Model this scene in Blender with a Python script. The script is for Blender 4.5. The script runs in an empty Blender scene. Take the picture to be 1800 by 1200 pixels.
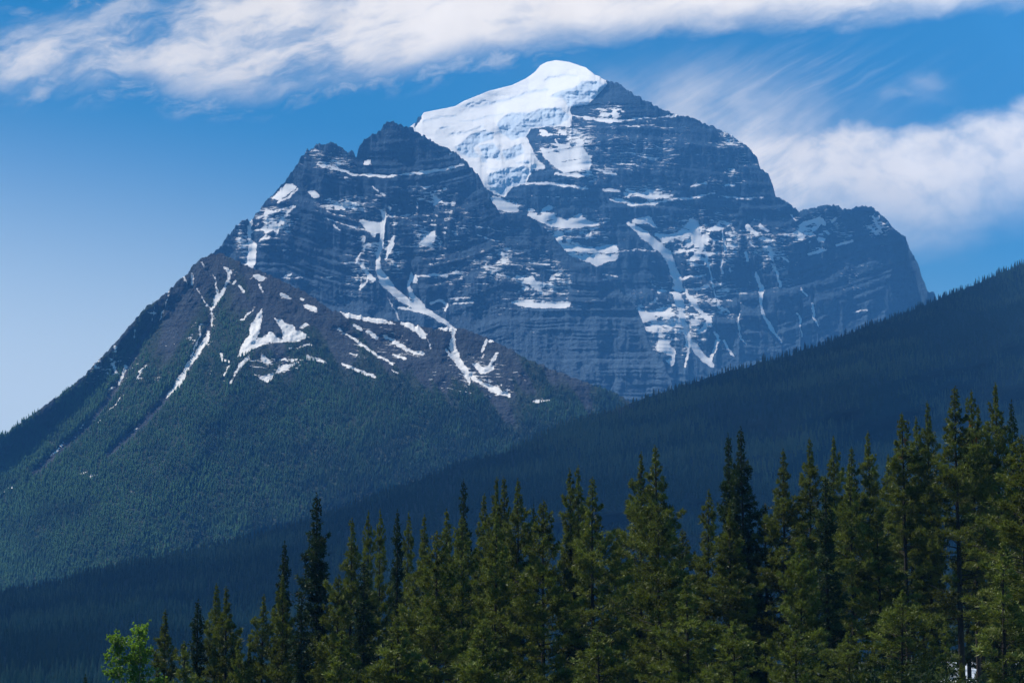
import bpy, math, random
import numpy as np
from math import radians, sin, cos, tan, atan, pi

# ------------------------------------------------------------------ camera, sky, sun, exposure
SC = bpy.context.scene
COL = SC.collection
F = 3900.0                      # focal length in pixels of an 1800 px wide frame
T = atan(530.0 / F)             # upward tilt
EYE = 1.7
cam_d = bpy.data.cameras.new("camera")
cam_d.sensor_width = 36.0
cam_d.lens = 36.0 * F / 1800.0
cam_d.clip_start = 0.5
cam_d.clip_end = 40000.0
cam = bpy.data.objects.new("camera", cam_d)
cam.location = (0, 0, EYE)
cam.rotation_euler = (radians(90) + T, 0, 0)
COL.objects.link(cam)
SC.camera = cam

SUN_EL, SUN_AZ = radians(55), radians(-62)       # azimuth from +Y towards +X
sun_d = bpy.data.lights.new("sun", 'SUN')
sun_d.energy = 5.0
sun_d.angle = radians(0.5)
sun_d.color = (1.0, 0.965, 0.90)
sun = bpy.data.objects.new("sun", sun_d)
from mathutils import Vector
sdir = Vector((cos(SUN_EL) * sin(SUN_AZ), cos(SUN_EL) * cos(SUN_AZ), sin(SUN_EL)))
sun.rotation_euler = sdir.to_track_quat('Z', 'Y').to_euler()
sun.location = (0, 0, 3000)
COL.objects.link(sun)

SC.view_settings.view_transform = 'Standard'
SC.view_settings.look = 'None'
SC.view_settings.exposure = 0.58
SC.view_settings.gamma = 1.0
SC.view_settings.use_curve_mapping = False
SC.render.engine = 'CYCLES'
cy = SC.cycles
cy.max_bounces = 5
cy.diffuse_bounces = 2
cy.glossy_bounces = 2
cy.transmission_bounces = 3
cy.volume_bounces = 0
cy.transparent_max_bounces = 6
cy.caustics_reflective = False
cy.caustics_refractive = False
cy.use_denoising = True
try:
    cy.denoiser = 'OPENIMAGEDENOISE'
    cy.denoising_input_passes = 'RGB_ALBEDO_NORMAL'
    cy.denoising_prefilter = 'ACCURATE'
    cy.denoising_quality = 'HIGH'
except Exception:
    pass


class NB:
    """Little expression builder for shader node trees."""
    def __init__(self, nt):
        self.nt = nt
        nt.nodes.clear()

    def n(self, typ, **kw):
        nd = self.nt.nodes.new(typ)
        for k, v in kw.items():
            setattr(nd, k, v)
        return nd

    def put(self, sock, val):
        if isinstance(val, bpy.types.NodeSocket):
            self.nt.links.new(val, sock)
        elif val is not None:
            sock.default_value = val

    def m(self, op, a, b=None, c=None, clamp=False):
        nd = self.n('ShaderNodeMath', operation=op, use_clamp=clamp)
        for s, v in zip(nd.inputs, (a, b, c)):
            self.put(s, v)
        return nd.outputs[0]

    def smooth(self, x, lo, hi):
        nd = self.n('ShaderNodeMapRange', interpolation_type='SMOOTHSTEP')
        self.put(nd.inputs[0], x)
        nd.inputs[1].default_value = lo
        nd.inputs[2].default_value = hi
        return nd.outputs[0]

    def vec(self, x, y, z):
        nd = self.n('ShaderNodeCombineXYZ')
        for s, v in zip(nd.inputs, (x, y, z)):
            self.put(s, v)
        return nd.outputs[0]

    def noise(self, v, scale=1.0, detail=4.0, rough=0.5, dist=0.0):
        nd = self.n('ShaderNodeTexNoise')
        self.put(nd.inputs['Vector'], v)
        nd.inputs['Scale'].default_value = scale
        nd.inputs['Detail'].default_value = detail
        nd.inputs['Roughness'].default_value = rough
        nd.inputs['Distortion'].default_value = dist
        return nd.outputs[0]

    def mix(self, f, a, b):
        nd = self.n('ShaderNodeMix', data_type='RGBA')
        self.put(nd.inputs[0], f)
        for s, v in ((nd.inputs[6], a), (nd.inputs[7], b)):
            self.put(s, (*v, 1) if isinstance(v, tuple) and len(v) == 3 else v)
        return nd.outputs[2]

    def curve(self, x, pts, x0, x1, y0, y1):
        """piecewise curve through pts (x, y) with x in x0..x1 and y in y0..y1"""
        nd = self.n('ShaderNodeFloatCurve')
        cv = nd.mapping.curves[0]
        q = [((a - x0) / (x1 - x0), (b - y0) / (y1 - y0)) for a, b in pts]
        while len(cv.points) < len(q):
            cv.points.new(0.5, 0.5)
        for p, (a, b) in zip(cv.points, q):
            p.location = (a, b)
        nd.mapping.update()
        t = self.m('DIVIDE', self.m('SUBTRACT', x, x0), x1 - x0, clamp=True)
        self.put(nd.inputs['Value'], t)
        return self.m('MULTIPLY_ADD', nd.outputs[0], y1 - y0, y0)


# ---- sky with clouds (the clouds lie infinitely far, by direction)
W = bpy.data.worlds.new("World")
SC.world = W
W.use_nodes = True
b = NB(W.node_tree)
sky = b.n('ShaderNodeTexSky', sky_type='NISHITA')
sky.sun_disc = False
sky.sun_elevation = SUN_EL
sky.sun_rotation = SUN_AZ
sky.altitude = 1600
sky.air_density = 1.0
sky.dust_density = 0.25
sky.ozone_density = 2.2
tc = b.n('ShaderNodeTexCoord')
sep = b.n('ShaderNodeSeparateXYZ')
b.put(sep.inputs[0], tc.outputs['Generated'])
yy = b.m('MAXIMUM', sep.outputs[1], 0.02)
U = b.m('MULTIPLY_ADD', b.m('DIVIDE', sep.outputs[0], yy), 3850.0, 900.0)   # about photo pixels, by direction
V = b.m('MULTIPLY_ADD', b.m('DIVIDE', sep.outputs[2], yy), -3850.0, 1128.0)
P = b.vec(b.m('MULTIPLY', U, 0.01), b.m('MULTIPLY', V, 0.01), 0.0)
warp_small = b.m('MULTIPLY', b.m('SUBTRACT', b.noise(P, 0.9, 3, .5), .5), 26.0)
# domain warp
wx = b.m('MULTIPLY', b.m('SUBTRACT', b.noise(P, 0.55, 4, .55), .5), 90.0)
wy = b.m('MULTIPLY', b.m('SUBTRACT', b.noise(b.vec(b.m('MULTIPLY_ADD', U, .01, 31.), b.m('MULTIPLY', V, .01), 3.), 0.6, 4, .55), .5), 90.0)
Uw = b.m('ADD', U, wx)
Vw = b.m('ADD', V, wy)
# streaky frame: rotated so that x runs along the cloud band
def rot(u, v, deg, sx, sy, off=0.0):
    a = radians(deg)
    p = b.m('ADD', b.m('MULTIPLY', u, cos(a) * sx), b.m('MULTIPLY', v, -sin(a) * sx))
    q = b.m('ADD', b.m('MULTIPLY', u, sin(a) * sy), b.m('MULTIPLY', v, cos(a) * sy))
    return b.vec(p, q, off)
tex_band = b.noise(rot(Uw, Vw, 15, .0048, .0138), 1.0, 8, .60)
tex_fine = b.noise(rot(Uw, Vw, 16, .0082, .020, 7.0), 1.0, 7, .6)
L1 = b.curve(U, [(-200, 150), (0, 150), (130, 140), (230, 134), (300, 158), (420, 166), (520, 146), (650, 130), (750, 106),
                 (900, 76), (1000, 62), (1100, 52), (1250, 36), (1400, 27), (1600, 14), (1800, -12), (2000, -40)],
             -200, 2000, -60, 200)
T1 = b.curve(U, [(-200, 60), (0, 48), (120, 30), (220, 6), (320, -30), (500, -120), (2000, -150)], -200, 2000, -200, 100)
e1 = b.m('SUBTRACT', L1, b.m('ADD', V, b.m('MULTIPLY', b.m('SUBTRACT', tex_fine, .5), 70.0)))
low1 = b.smooth(e1, -30, 52)
e1b = b.m('SUBTRACT', b.m('ADD', V, b.m('MULTIPLY', b.m('SUBTRACT', tex_band, .5), 120.0)), T1)
up1 = b.smooth(e1b, -50, 70)
right_firm = b.smooth(U, 300, 900)
body1 = b.smooth(b.m('ADD', tex_band, b.m('MULTIPLY', right_firm, .10)), .32, .62)
c1 = b.m('MULTIPLY', b.m('MULTIPLY', low1, up1), b.m('MULTIPLY_ADD', body1, b.m('MULTIPLY_ADD', right_firm, -.14, .78), b.m('MULTIPLY_ADD', right_firm, .26, .08)))
# wisps hanging under the band
wis = b.m('MULTIPLY', b.smooth(b.m('SUBTRACT', b.m('ADD', L1, 42.0), V), -18, 30), b.smooth(tex_fine, .47, .72))
c1 = b.m('MAXIMUM', c1, b.m('MULTIPLY', wis, b.m('MULTIPLY', .45, b.m('MULTIPLY', b.smooth(U, -50, 80), b.m('SUBTRACT', 1.0, b.smooth(U, 900, 1200))))))
# big cloud at the right
T2 = b.curve(U, [(1150, 330), (1250, 300), (1330, 268), (1400, 240), (1470, 218), (1515, 206), (1560, 226), (1620, 216), (1700, 204), (1800, 180), (2100, 130)],
             1150, 2100, 100, 400)
B2 = b.curve(U, [(1150, 300), (1250, 330), (1330, 362), (1420, 384), (1520, 396), (1610, 410), (1680, 396), (1800, 356), (2100, 330)], 1150, 2100, 200, 500)
puff = b.noise(b.vec(b.m('MULTIPLY', Uw, .014), b.m('MULTIPLY', Vw, .018), 2.), 1.0, 7, .55)
e2 = b.m('SUBTRACT', b.m('ADD', V, b.m('MULTIPLY', b.m('SUBTRACT', puff, .5), 60.0)), T2)
e3 = b.m('SUBTRACT', B2, b.m('ADD', V, b.m('MULTIPLY', b.m('SUBTRACT', tex_fine, .5), 60.0)))
c2 = b.m('MULTIPLY', b.m('MULTIPLY', b.smooth(e2, -18, 40), b.smooth(e3, -80, 120)), b.smooth(U, 1190, 1440))
c2 = b.m('MULTIPLY', c2, b.m('MULTIPLY_ADD', b.smooth(puff, .28, .60), .36, .62))
# soft veil between the peak and the cloud, with swept streaks
g = lambda u0, v0, ru, rv: b.m('POWER', 2.718, b.m('MULTIPLY', -1.0, b.m('ADD',
      b.m('POWER', b.m('ABSOLUTE', b.m('DIVIDE', b.m('SUBTRACT', Uw, u0), ru)), 2.0),
      b.m('POWER', b.m('ABSOLUTE', b.m('DIVIDE', b.m('SUBTRACT', Vw, v0), rv)), 2.0))))
streak = b.noise(rot(U, b.m('ADD', V, warp_small), 31, .0035, .042, 4.0), 1.0, 6, .62)
soft = b.noise(rot(Uw, Vw, 25, .008, .014, 9.0), 1.0, 5, .55)
veil = b.m('ADD', b.m('MULTIPLY', g(1300, 262, 190, 85), .85), b.m('MULTIPLY', g(1200, 160, 170, 60), .34))
veil = b.m('ADD', veil, b.m('MULTIPLY', g(1370, 325, 150, 66), .75))
veil = b.m('MULTIPLY', veil, b.m('MULTIPLY_ADD', b.smooth(streak, .22, .78), .36, b.m('MULTIPLY_ADD', b.smooth(soft, .28, .68), .55, .22)))
veil = b.m('ADD', veil, b.m('MULTIPLY', b.m('ADD', g(1570, 163, 80, 13), g(1630, 134, 34, 16)), b.m('MULTIPLY', b.smooth(soft, .40, .70), .20)))
veil = b.m('ADD', veil, b.m('MULTIPLY', b.m('MULTIPLY', g(1420, 130, 190, 60), b.smooth(streak, .42, .82)), .22))
pale = b.m('MULTIPLY', b.smooth(b.m('MULTIPLY_ADD', b.m('SUBTRACT', 900.0, U), .18, V), 250, 900), b.m('MULTIPLY_ADD', b.smooth(U, 200, 1500), -.30, 1.0))
cover = b.m('MINIMUM', b.m('MAXIMUM', b.m('MAXIMUM', c1, c2), veil), 0.96)
cover = b.m('MULTIPLY', cover, b.m('GREATER_THAN', sep.outputs[1], 0.25))
shade = b.m('MULTIPLY_ADD', b.noise(P, 1.1, 5, .55), .26, .76)
hs = b.n('ShaderNodeHueSaturation')
hs.inputs['Saturation'].default_value = 1.48
hs.inputs['Value'].default_value = 1.0
tint = b.n('ShaderNodeMix', data_type='RGBA', blend_type='MULTIPLY')
tint.inputs[0].default_value = 1.0
b.put(tint.inputs[6], sky.outputs[0]); tint.inputs[7].default_value = (.93, 1.02, .96, 1)
b.put(hs.inputs['Color'], tint.outputs[2])
cl = b.n('ShaderNodeVectorMath', operation='SCALE')
cl.inputs[0].default_value = (15.4, 13.9, 11.9)
b.put(cl.inputs['Scale'], shade)
skyc = b.mix(pale, hs.outputs[0], (8.6, 10.0, 10.8))
fin = b.mix(cover, skyc, cl.outputs[0])
bg = b.n('ShaderNodeBackground')
bg.inputs['Strength'].default_value = 0.086
b.put(bg.inputs['Color'], fin)
wo = b.n('ShaderNodeOutputWorld')
W.node_tree.links.new(bg.outputs[0], wo.inputs[0])
W.cycles.sampling_method = 'MANUAL'
W.cycles.sample_map_resolution = 512

rng = np.random.default_rng(7)
random.seed(7)


# ------------------------------------------------------------------ numpy helpers
def m_of(py):
    return np.tan(T + np.arctan((600.0 - py) / F))


def u_of(px, py):
    v = (600.0 - py) / F
    return (px - 900.0) / F / (cos(T) - v * sin(T))


def vnoise(x, y, seed=0):
    """smooth value noise 0..1"""
    r = np.random.default_rng(seed).random((256, 256))
    xi = np.floor(x).astype(int); yi = np.floor(y).astype(int)
    fx = x - xi; fy = y - yi
    fx = fx * fx * (3 - 2 * fx); fy = fy * fy * (3 - 2 * fy)
    a = r[yi & 255, xi & 255]; bb = r[yi & 255, (xi + 1) & 255]
    c = r[(yi + 1) & 255, xi & 255]; d = r[(yi + 1) & 255, (xi + 1) & 255]
    return (a * (1 - fx) + bb * fx) * (1 - fy) + (c * (1 - fx) + d * fx) * fy


def fbm(x, y, seed=0, oct=4, gain=0.5):
    s = 0; amp = 1; tot = 0
    for o in range(oct):
        s = s + amp * vnoise(x * 2 ** o + 17.3 * o, y * 2 ** o + 9.1 * o, seed + o)
        tot += amp; amp *= gain
    return s / tot


def ridged(x, y, seed=0, oct=3):
    s = 0; amp = 1; tot = 0
    for o in range(oct):
        s = s + amp * (1 - np.abs(2 * vnoise(x * 2 ** o + 5.7 * o, y * 2 ** o, seed + o) - 1))
        tot += amp; amp *= .5
    return s / tot


def sstep(x, lo, hi):
    t = np.clip((x - lo) / (hi - lo), 0, 1)
    return t * t * (3 - 2 * t)


def in_poly(X, Y, poly):
    px, py = zip(*poly)
    out = np.zeros(X.shape, bool)
    sel = (X >= min(px)) & (X <= max(px)) & (Y >= min(py)) & (Y <= max(py))
    x = X[sel]; y = Y[sel]; ins = np.zeros(x.shape, bool)
    n = len(poly)
    for i in range(n):
        x1, y1 = poly[i]; x2, y2 = poly[(i + 1) % n]
        if y1 == y2: continue
        c = ((y1 > y) != (y2 > y)) & (x < (x2 - x1) * (y - y1) / (y2 - y1) + x1)
        ins ^= c
    out[sel] = ins
    return out


def line_cover(X, Y, pts, soft=0.35):
    """pts (x, y, width): 0..1 cover of a tapered stroke"""
    out = np.zeros(X.shape, np.float32)
    for (x1, y1, w1), (x2, y2, w2) in zip(pts[:-1], pts[1:]):
        w = max(w1, w2)
        sel = (X >= min(x1, x2) - w) & (X <= max(x1, x2) + w) & (Y >= min(y1, y2) - w) & (Y <= max(y1, y2) + w)
        if not sel.any(): continue
        x = X[sel]; y = Y[sel]
        dx, dy = x2 - x1, y2 - y1
        t = np.clip(((x - x1) * dx + (y - y1) * dy) / max(dx * dx + dy * dy, 1e-6), 0, 1)
        d = np.hypot(x - x1 - t * dx, y - y1 - t * dy)
        r = (w1 + (w2 - w1) * t) * .5
        out[sel] = np.maximum(out[sel], np.clip((r - d) / (r * soft + .5) + .5, 0, 1))
    return out


def S(w, *p):
    """a stroke with one width, or points of three numbers with their own widths"""
    return [(q[0], q[1], q[2] if len(q) > 2 else w) for q in p]


def blur1(a, sig, axis):
    """gaussian-like blur by three box passes"""
    n = max(1, int(round(sig)))
    k = 2 * n + 1
    for _ in range(3):
        pad = [(0, 0)] * a.ndim; pad[axis] = (n + 1, n)
        c = np.cumsum(np.pad(a, pad, mode='edge'), axis=axis)
        sl1 = [slice(None)] * a.ndim; sl2 = [slice(None)] * a.ndim
        sl1[axis] = slice(k, None); sl2[axis] = slice(0, -k)
        a = (c[tuple(sl1)] - c[tuple(sl2)]) / k
    return a


def tag(o, label=None, cat=None, group=None, kind=None):
    if label: o['label'] = label
    if cat: o['category'] = cat
    if group: o['group'] = group
    if kind: o['kind'] = kind
    return o


def mesh_from(name, verts, faces, mat, smooth=False, attrs=None, face_attrs=None):
    """faces: (n,3) or (n,4) int array"""
    me = bpy.data.meshes.new(name)
    verts = np.ascontiguousarray(verts, np.float32)
    faces = np.ascontiguousarray(faces, np.int32)
    k = faces.shape[1]
    me.vertices.add(len(verts)); me.vertices.foreach_set('co', verts.ravel())
    me.loops.add(faces.size); me.loops.foreach_set('vertex_index', faces.ravel())
    me.polygons.add(len(faces))
    me.polygons.foreach_set('loop_start', np.arange(0, faces.size, k, dtype=np.int32))
    if smooth:
        me.polygons.foreach_set('use_smooth', np.ones(len(faces), bool))
    for nm, arr in (attrs or {}).items():
        at = me.attributes.new(nm, 'FLOAT', 'POINT')
        at.data.foreach_set('value', np.ascontiguousarray(arr, np.float32).ravel())
    for nm, arr in (face_attrs or {}).items():
        at = me.attributes.new(nm, 'FLOAT', 'FACE')
        at.data.foreach_set('value', np.ascontiguousarray(arr, np.float32).ravel())
    me.update(calc_edges=True)
    me.materials.append(mat)
    return me


def link(name, me, parent=None):
    o = bpy.data.objects.new(name, me)
    COL.objects.link(o)
    if parent: o.parent = parent
    return o


def grid_faces(nr, nc, off=0):
    i = np.arange(nr - 1)[:, None] * nc + np.arange(nc - 1)[None, :]
    i = i.ravel() + off
    return np.stack([i, i + 1, i + nc + 1, i + nc], 1)


# ------------------------------------------------------------------ materials
def new_mat(name):
    m = bpy.data.materials.new(name)
    m.use_nodes = True
    return m, NB(m.node_tree)


def finish(nb, shader):
    o = nb.n('ShaderNodeOutputMaterial')
    nb.nt.links.new(shader, o.inputs[0])


def attr(nb, name):
    a = nb.n('ShaderNodeAttribute', attribute_name=name)
    return a.outputs['Fac']


def bump(nb, h, strength, dist):
    nd = nb.n('ShaderNodeBump')
    nd.inputs['Strength'].default_value = strength
    nd.inputs['Distance'].default_value = dist
    nb.put(nd.inputs['Height'], h)
    return nd.outputs[0]


def rock_material(name, c_dark, c_mid, c_light, streak=1.0, soil=None, foot_haze=None, fray=1.0):
    m, nb = new_mat(name)
    geo = nb.n('ShaderNodeNewGeometry')
    sp = nb.n('ShaderNodeSeparateXYZ'); nb.put(sp.inputs[0], geo.outputs['Position'])
    x, y, z = sp.outputs
    zw = nb.m('ADD', z, nb.m('MULTIPLY', nb.noise(geo.outputs['Position'], .004, 3), 60.0))
    strata = nb.noise(nb.vec(nb.m('MULTIPLY', x, .0022), nb.m('MULTIPLY', y, .0022), nb.m('MULTIPLY', zw, .075)), 1.0, 6, .70)
    streaks = nb.noise(nb.vec(nb.m('MULTIPLY', x, .055), nb.m('MULTIPLY', y, .02), nb.m('MULTIPLY', z, .007)), 1.0, 5, .62)
    blotch = nb.noise(geo.outputs['Position'], .006, 5, .6)
    k = nb.m('ADD', nb.m('MULTIPLY', strata, .50), nb.m('ADD', nb.m('MULTIPLY', streaks, .30 * streak), nb.m('MULTIPLY', blotch, .24)))
    r = nb.n('ShaderNodeValToRGB')
    r.color_ramp.elements[0].position = .36; r.color_ramp.elements[0].color = (*c_dark, 1)
    r.color_ramp.elements[1].position = .64; r.color_ramp.elements[1].color = (*c_light, 1)
    e = r.color_ramp.elements.new(.5); e.color = (*c_mid, 1)
    nb.put(r.inputs[0], k)
    col = r.outputs[0]
    if soil:
        col = nb.mix(nb.smooth(attr(nb, 'soil'), .25, .75), col, soil)
    if foot_haze:       # haze painted into the rock colour, paler towards the foot of the walls
        col = nb.mix(nb.m('MULTIPLY', nb.m('SUBTRACT', 1.0, nb.smooth(zw, 750, 1600)), .75), col, foot_haze)
    fine = nb.noise(geo.outputs['Position'], .11, 4, .65)
    fine2 = nb.noise(nb.vec(nb.m('MULTIPLY', x, .05), nb.m('MULTIPLY', y, .05), nb.m('MULTIPLY', z, .16)), 1.0, 4, .65)
    sn = nb.m('ADD', attr(nb, 'snow'), nb.m('ADD', nb.m('MULTIPLY', nb.m('SUBTRACT', fine, .5), .75 * fray), nb.m('MULTIPLY', nb.m('SUBTRACT', fine2, .5), 1.0 * fray)))
    dust = attr(nb, 'dust')
    thin = nb.noise(nb.vec(nb.m('MULTIPLY', x, .024), nb.m('MULTIPLY', y, .008), nb.m('MULTIPLY', zw, .19)), 1.0, 6, .68)
    thin = nb.m('ADD', thin, nb.m('MULTIPLY', nb.m('SUBTRACT', strata, .5), .35))
    sn = nb.m('ADD', sn, nb.m('MULTIPLY', nb.smooth(nb.m('MULTIPLY_ADD', dust, .22, thin), .655, .72), nb.smooth(dust, .05, .4)))
    sf = nb.smooth(sn, .40, .52)
    ice = attr(nb, 'ice')
    icy = nb.mix(nb.noise(nb.vec(nb.m('MULTIPLY', x, .05), nb.m('MULTIPLY', y, .05), nb.m('MULTIPLY', z, .03)), 1.0, 5, .65), (.50, .60, .68), (.86, .90, .93))
    snowc = nb.mix(ice, (.99, .94, .87), icy)
    base = nb.mix(sf, col, snowc)
    p = nb.n('ShaderNodeBsdfPrincipled')
    nb.put(p.inputs['Base Color'], base)
    p.inputs['Roughness'].default_value = .9
    p.inputs['Specular IOR Level'].default_value = .15
    hh = nb.m('MULTIPLY', nb.m('ADD', nb.m('MULTIPLY', strata, .9), nb.m('ADD', fine, nb.m('MULTIPLY', streaks, 1.2))), nb.m('MULTIPLY_ADD', sf, -.93, 1.0))
    nb.put(p.inputs['Normal'], bump(nb, hh, 1.0, 12.0))
    finish(nb, p.outputs[0])
    return m


def plain(name, color, rough=.9, var=.0, scale=1.0, color2=None):
    m, nb = new_mat(name)
    p = nb.n('ShaderNodeBsdfPrincipled')
    geo = nb.n('ShaderNodeNewGeometry')
    n = nb.noise(geo.outputs['Position'], scale, 5, .6)
    nb.put(p.inputs['Base Color'], nb.mix(nb.smooth(n, .3, .7), color, color2 or tuple(c * .6 for c in color)))
    p.inputs['Roughness'].default_value = rough
    p.inputs['Specular IOR Level'].default_value = .2
    finish(nb, p.outputs[0])
    return m


def needle_material(name, c_a, c_b, transl=.3, c_dead=None, rough=.45, spec=.4):
    """foliage whose tone varies by tuft and by tree"""
    m, nb = new_mat(name)
    oi = nb.n('ShaderNodeObjectInfo')
    a = attr(nb, 'tone')
    f = nb.m('ADD', nb.m('MULTIPLY', a, .7), nb.m('MULTIPLY', oi.outputs['Random'], .3))
    col = nb.mix(f, c_a, c_b)
    if c_dead:
        col = nb.mix(nb.m('GREATER_THAN', a, 1.2), col, c_dead)
    p = nb.n('ShaderNodeBsdfPrincipled')
    nb.put(p.inputs['Base Color'], col)
    p.inputs['Roughness'].default_value = rough
    p.inputs['Specular IOR Level'].default_value = spec
    t = nb.n('ShaderNodeBsdfTranslucent')
    nb.put(t.inputs['Color'], nb.mix(.5, col, (c_b[0] * 1.2, c_b[1] * 1.3, c_b[2] * .6)))
    mx = nb.n('ShaderNodeMixShader')
    mx.inputs[0].default_value = transl
    nb.nt.links.new(p.outputs[0], mx.inputs[1]); nb.nt.links.new(t.outputs[0], mx.inputs[2])
    finish(nb, mx.outputs[0])
    return m


MAT_ROCK = rock_material('grey_limestone', (.008, .027, .056), (.020, .057, .104), (.060, .112, .172), foot_haze=(.112, .172, .236))
MAT_FOOT = rock_material('dark_scree', (.036, .044, .058), (.062, .077, .090), (.114, .132, .144), .6, soil=(.036, .056, .034), fray=1.6)
MAT_FOREST = needle_material('forest_needles', (.003, .007, .005), (.150, .150, .070), .10, None, .9, .05)
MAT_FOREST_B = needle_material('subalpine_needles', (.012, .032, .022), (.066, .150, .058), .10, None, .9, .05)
MAT_FLOOR = plain('forest_floor', (.022, .026, .014), .95, scale=.05, color2=(.035, .032, .02))
MAT_GROUND = plain('meadow_soil', (.022, .028, .012), .95, scale=.3, color2=(.034, .030, .018))
MAT_PINE = needle_material('pine_needles', (.005, .008, .002), (.180, .205, .034), .22, (.30, .09, .02), .5, .16)
MAT_SPRUCE = needle_material('spruce_needles', (.005, .012, .006), (.052, .085, .030), .18, None, .55, .10)
MAT_YOUNG = needle_material('young_pine_needles', (.008, .014, .003), (.190, .225, .040), .24, None, .5, .16)
MAT_ASPEN = needle_material('aspen_leaves', (.060, .120, .014), (.200, .320, .036), .5, None, .5, .25)
MAT_BARK = plain('conifer_bark', (.045, .036, .030), .95, scale=3.0)
MAT_PALE_BARK = plain('aspen_bark', (.30, .29, .24), .9, scale=4.0)


# ------------------------------------------------------------------ terrain sheets
def sky_interp(px, pts, jag=0.0, seed=1, step=6.0):
    xs, ys = zip(*pts)
    y = np.interp(px, xs, ys)
    if jag:
        j = fbm(px / step, px * 0 + 3.3, seed, 4, .6) - .5
        y = y + jag * 2 * j
    return y


class Sheet:
    """A mountain front: fields live on a regular (px, py) grid of view directions; a cot-of-slope field is
    integrated upwards into true distance, then columns are resampled between base and skyline and given a back side."""
    def __init__(self, x0, x1, dx, ybase, sky, nrow, jag, seed):
        self.px = np.arange(x0, x1 + .01, dx)
        self.nc, self.nr = len(self.px), nrow
        self.top = sky_interp(self.px, sky)
        self.crest = sky_interp(self.px, sky, jag, seed, 5.0) - self.top
        self.base = np.maximum(np.broadcast_to(ybase, self.top.shape), self.top + 2.0)
        self.ys = np.linspace(float(ybase), float(self.top.min()) - 14.0, nrow)
        self.PX = np.broadcast_to(self.px, (nrow, self.nc)).copy()
        self.PY = np.broadcast_to(self.ys[:, None], (nrow, self.nc)).copy()
        self.M = m_of(self.PY)
        self.dx = dx
        self.dy = (self.ys[0] - self.ys[-1]) / (nrow - 1)
        self.under = self.PY - self.top[None, :]          # pixels below the crest
        t = np.linspace(0, 1, nrow)[:, None]
        self.QY = self.base[None, :] * (1 - t) + self.top[None, :] * t
        self.qy = self.QY + self.crest[None, :] * sstep(self.top[None, :] + 16 - self.QY, 0, 16)

    def integrate(self, Y0, c_lo, c_hi, sx=45, sy=30):
        dm = np.diff(self.M, axis=0, prepend=self.M[:1])
        r = c_lo * dm / (1 - np.minimum(c_lo * self.M, .8))
        ln = blur1(np.cumsum(r, axis=0), sx / self.dx, 1)
        Y = Y0 * np.exp(ln)
        d = np.cumsum(c_hi * dm * Y, axis=0)
        return Y + d - blur1(d, sy, 0)

    def res(self, a):
        """sample a grid field on the rows between base and skyline"""
        f = np.clip((self.ys[0] - self.QY) / self.dy, 0, self.nr - 1.001)
        i = f.astype(int); f = f - i
        j = np.broadcast_to(np.arange(self.nc), i.shape)
        return a[i, j] * (1 - f) + a[i + 1, j] * f

    def build(self, Y, attrs, back_rows=10, back_step=70.0, back_slope=1.0, seed=3):
        Yq = self.res(Y)
        V3 = np.stack([u_of(self.PX, self.qy) * Yq, Yq, m_of(self.qy) * Yq + EYE], -1)
        self.V3, self.Yq = V3, Yq
        top = V3[-1]
        rows = [V3.reshape(-1, 3)]
        attrs = {k: self.res(v.astype(float)) for k, v in attrs.items()}
        A = {k: [v.ravel()] for k, v in attrs.items()}
        for i in range(1, back_rows + 1):
            q = top.copy()
            q[:, 1] += back_step * i
            q[:, 2] -= back_slope * back_step * i * (.8 + .4 * fbm(self.px / 60, self.px * 0 + i * .3, seed))
            rows.append(q)
            for k, v in attrs.items():
                A[k].append(v[-1])
        return np.concatenate(rows), grid_faces(self.nr + back_rows, self.nc), {k: np.concatenate([a.ravel() for a in v]) for k, v in A.items()}


def ledges(s, seed, spacing=11.0, sharp=.5):
    """1-D strata profile: 1 on ledges, 0 on cliffs"""
    n = vnoise(s / spacing, s * 0 + .5, seed) * .6 + vnoise(s / (spacing * .43), s * 0 + 7.5, seed + 1) * .4
    return sstep(n, .52, .74)


def strokes(X, Y, lst):
    out = np.zeros(X.shape, np.float32)
    for s in lst:
        out = np.maximum(out, line_cover(X, Y, s))
    return out


def blobs(X, Y, lst):
    out = np.zeros(X.shape)
    for (x, y, rx, ry, a) in lst:
        out = np.maximum(out, a * np.exp(-((X - x) / rx) ** 2 - ((Y - y) / ry) ** 2))
    return out


def warp(PX, PY, a=4.2, sc=10.0, seed=40):
    return (PX + a * 2 * (fbm(PX / sc, PY / sc, seed, 4, .62) - .5), PY + a * 1.5 * (fbm(PX / sc, PY / (sc * .6), seed + 9, 4, .62) - .5))


# ---- front buttress (left of the big mountain)
SKY_A = [(300, 540), (340, 466), (375, 446), (400, 416), (420, 392), (426, 387), (437, 388), (440, 392), (447, 380), (470, 350), (500, 320), (515, 300),
         (530, 276), (540, 263), (560, 253), (580, 250), (600, 258), (612, 268), (618, 263), (624, 271), (627, 274), (632, 258), (645, 243),
         (665, 232), (680, 216), (690, 212), (705, 219), (722, 224), (745, 240), (770, 254), (800, 268), (815, 280), (828, 296), (843, 310),
         (853, 330), (863, 353), (883, 377), (917, 375), (930, 380), (947, 392), (970, 412), (1000, 447), (1047, 470), (1087, 505), (1113, 535),
         (1123, 547), (1133, 580), (1150, 617), (1175, 655), (1200, 730)]
A = Sheet(300, 1200, 1.15, 770.0, SKY_A, 470, 7.5, 11)
X, Yp = A.PX, A.PY
Xw, Yw = warp(X, Yp)
sag = np.clip(.0011 * (X - 690) ** 2, 0, 40)
sA = Yp + sag + 14 * (fbm(X / 120, Yp / 120, 5) - .5)
LA = ledges(sA, 21, 9.0)
patch = fbm(X / 55, Yp / 30, 22)
LA = LA * sstep(patch, .28, .55)
snowA = np.zeros(X.shape, np.float32)
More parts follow.
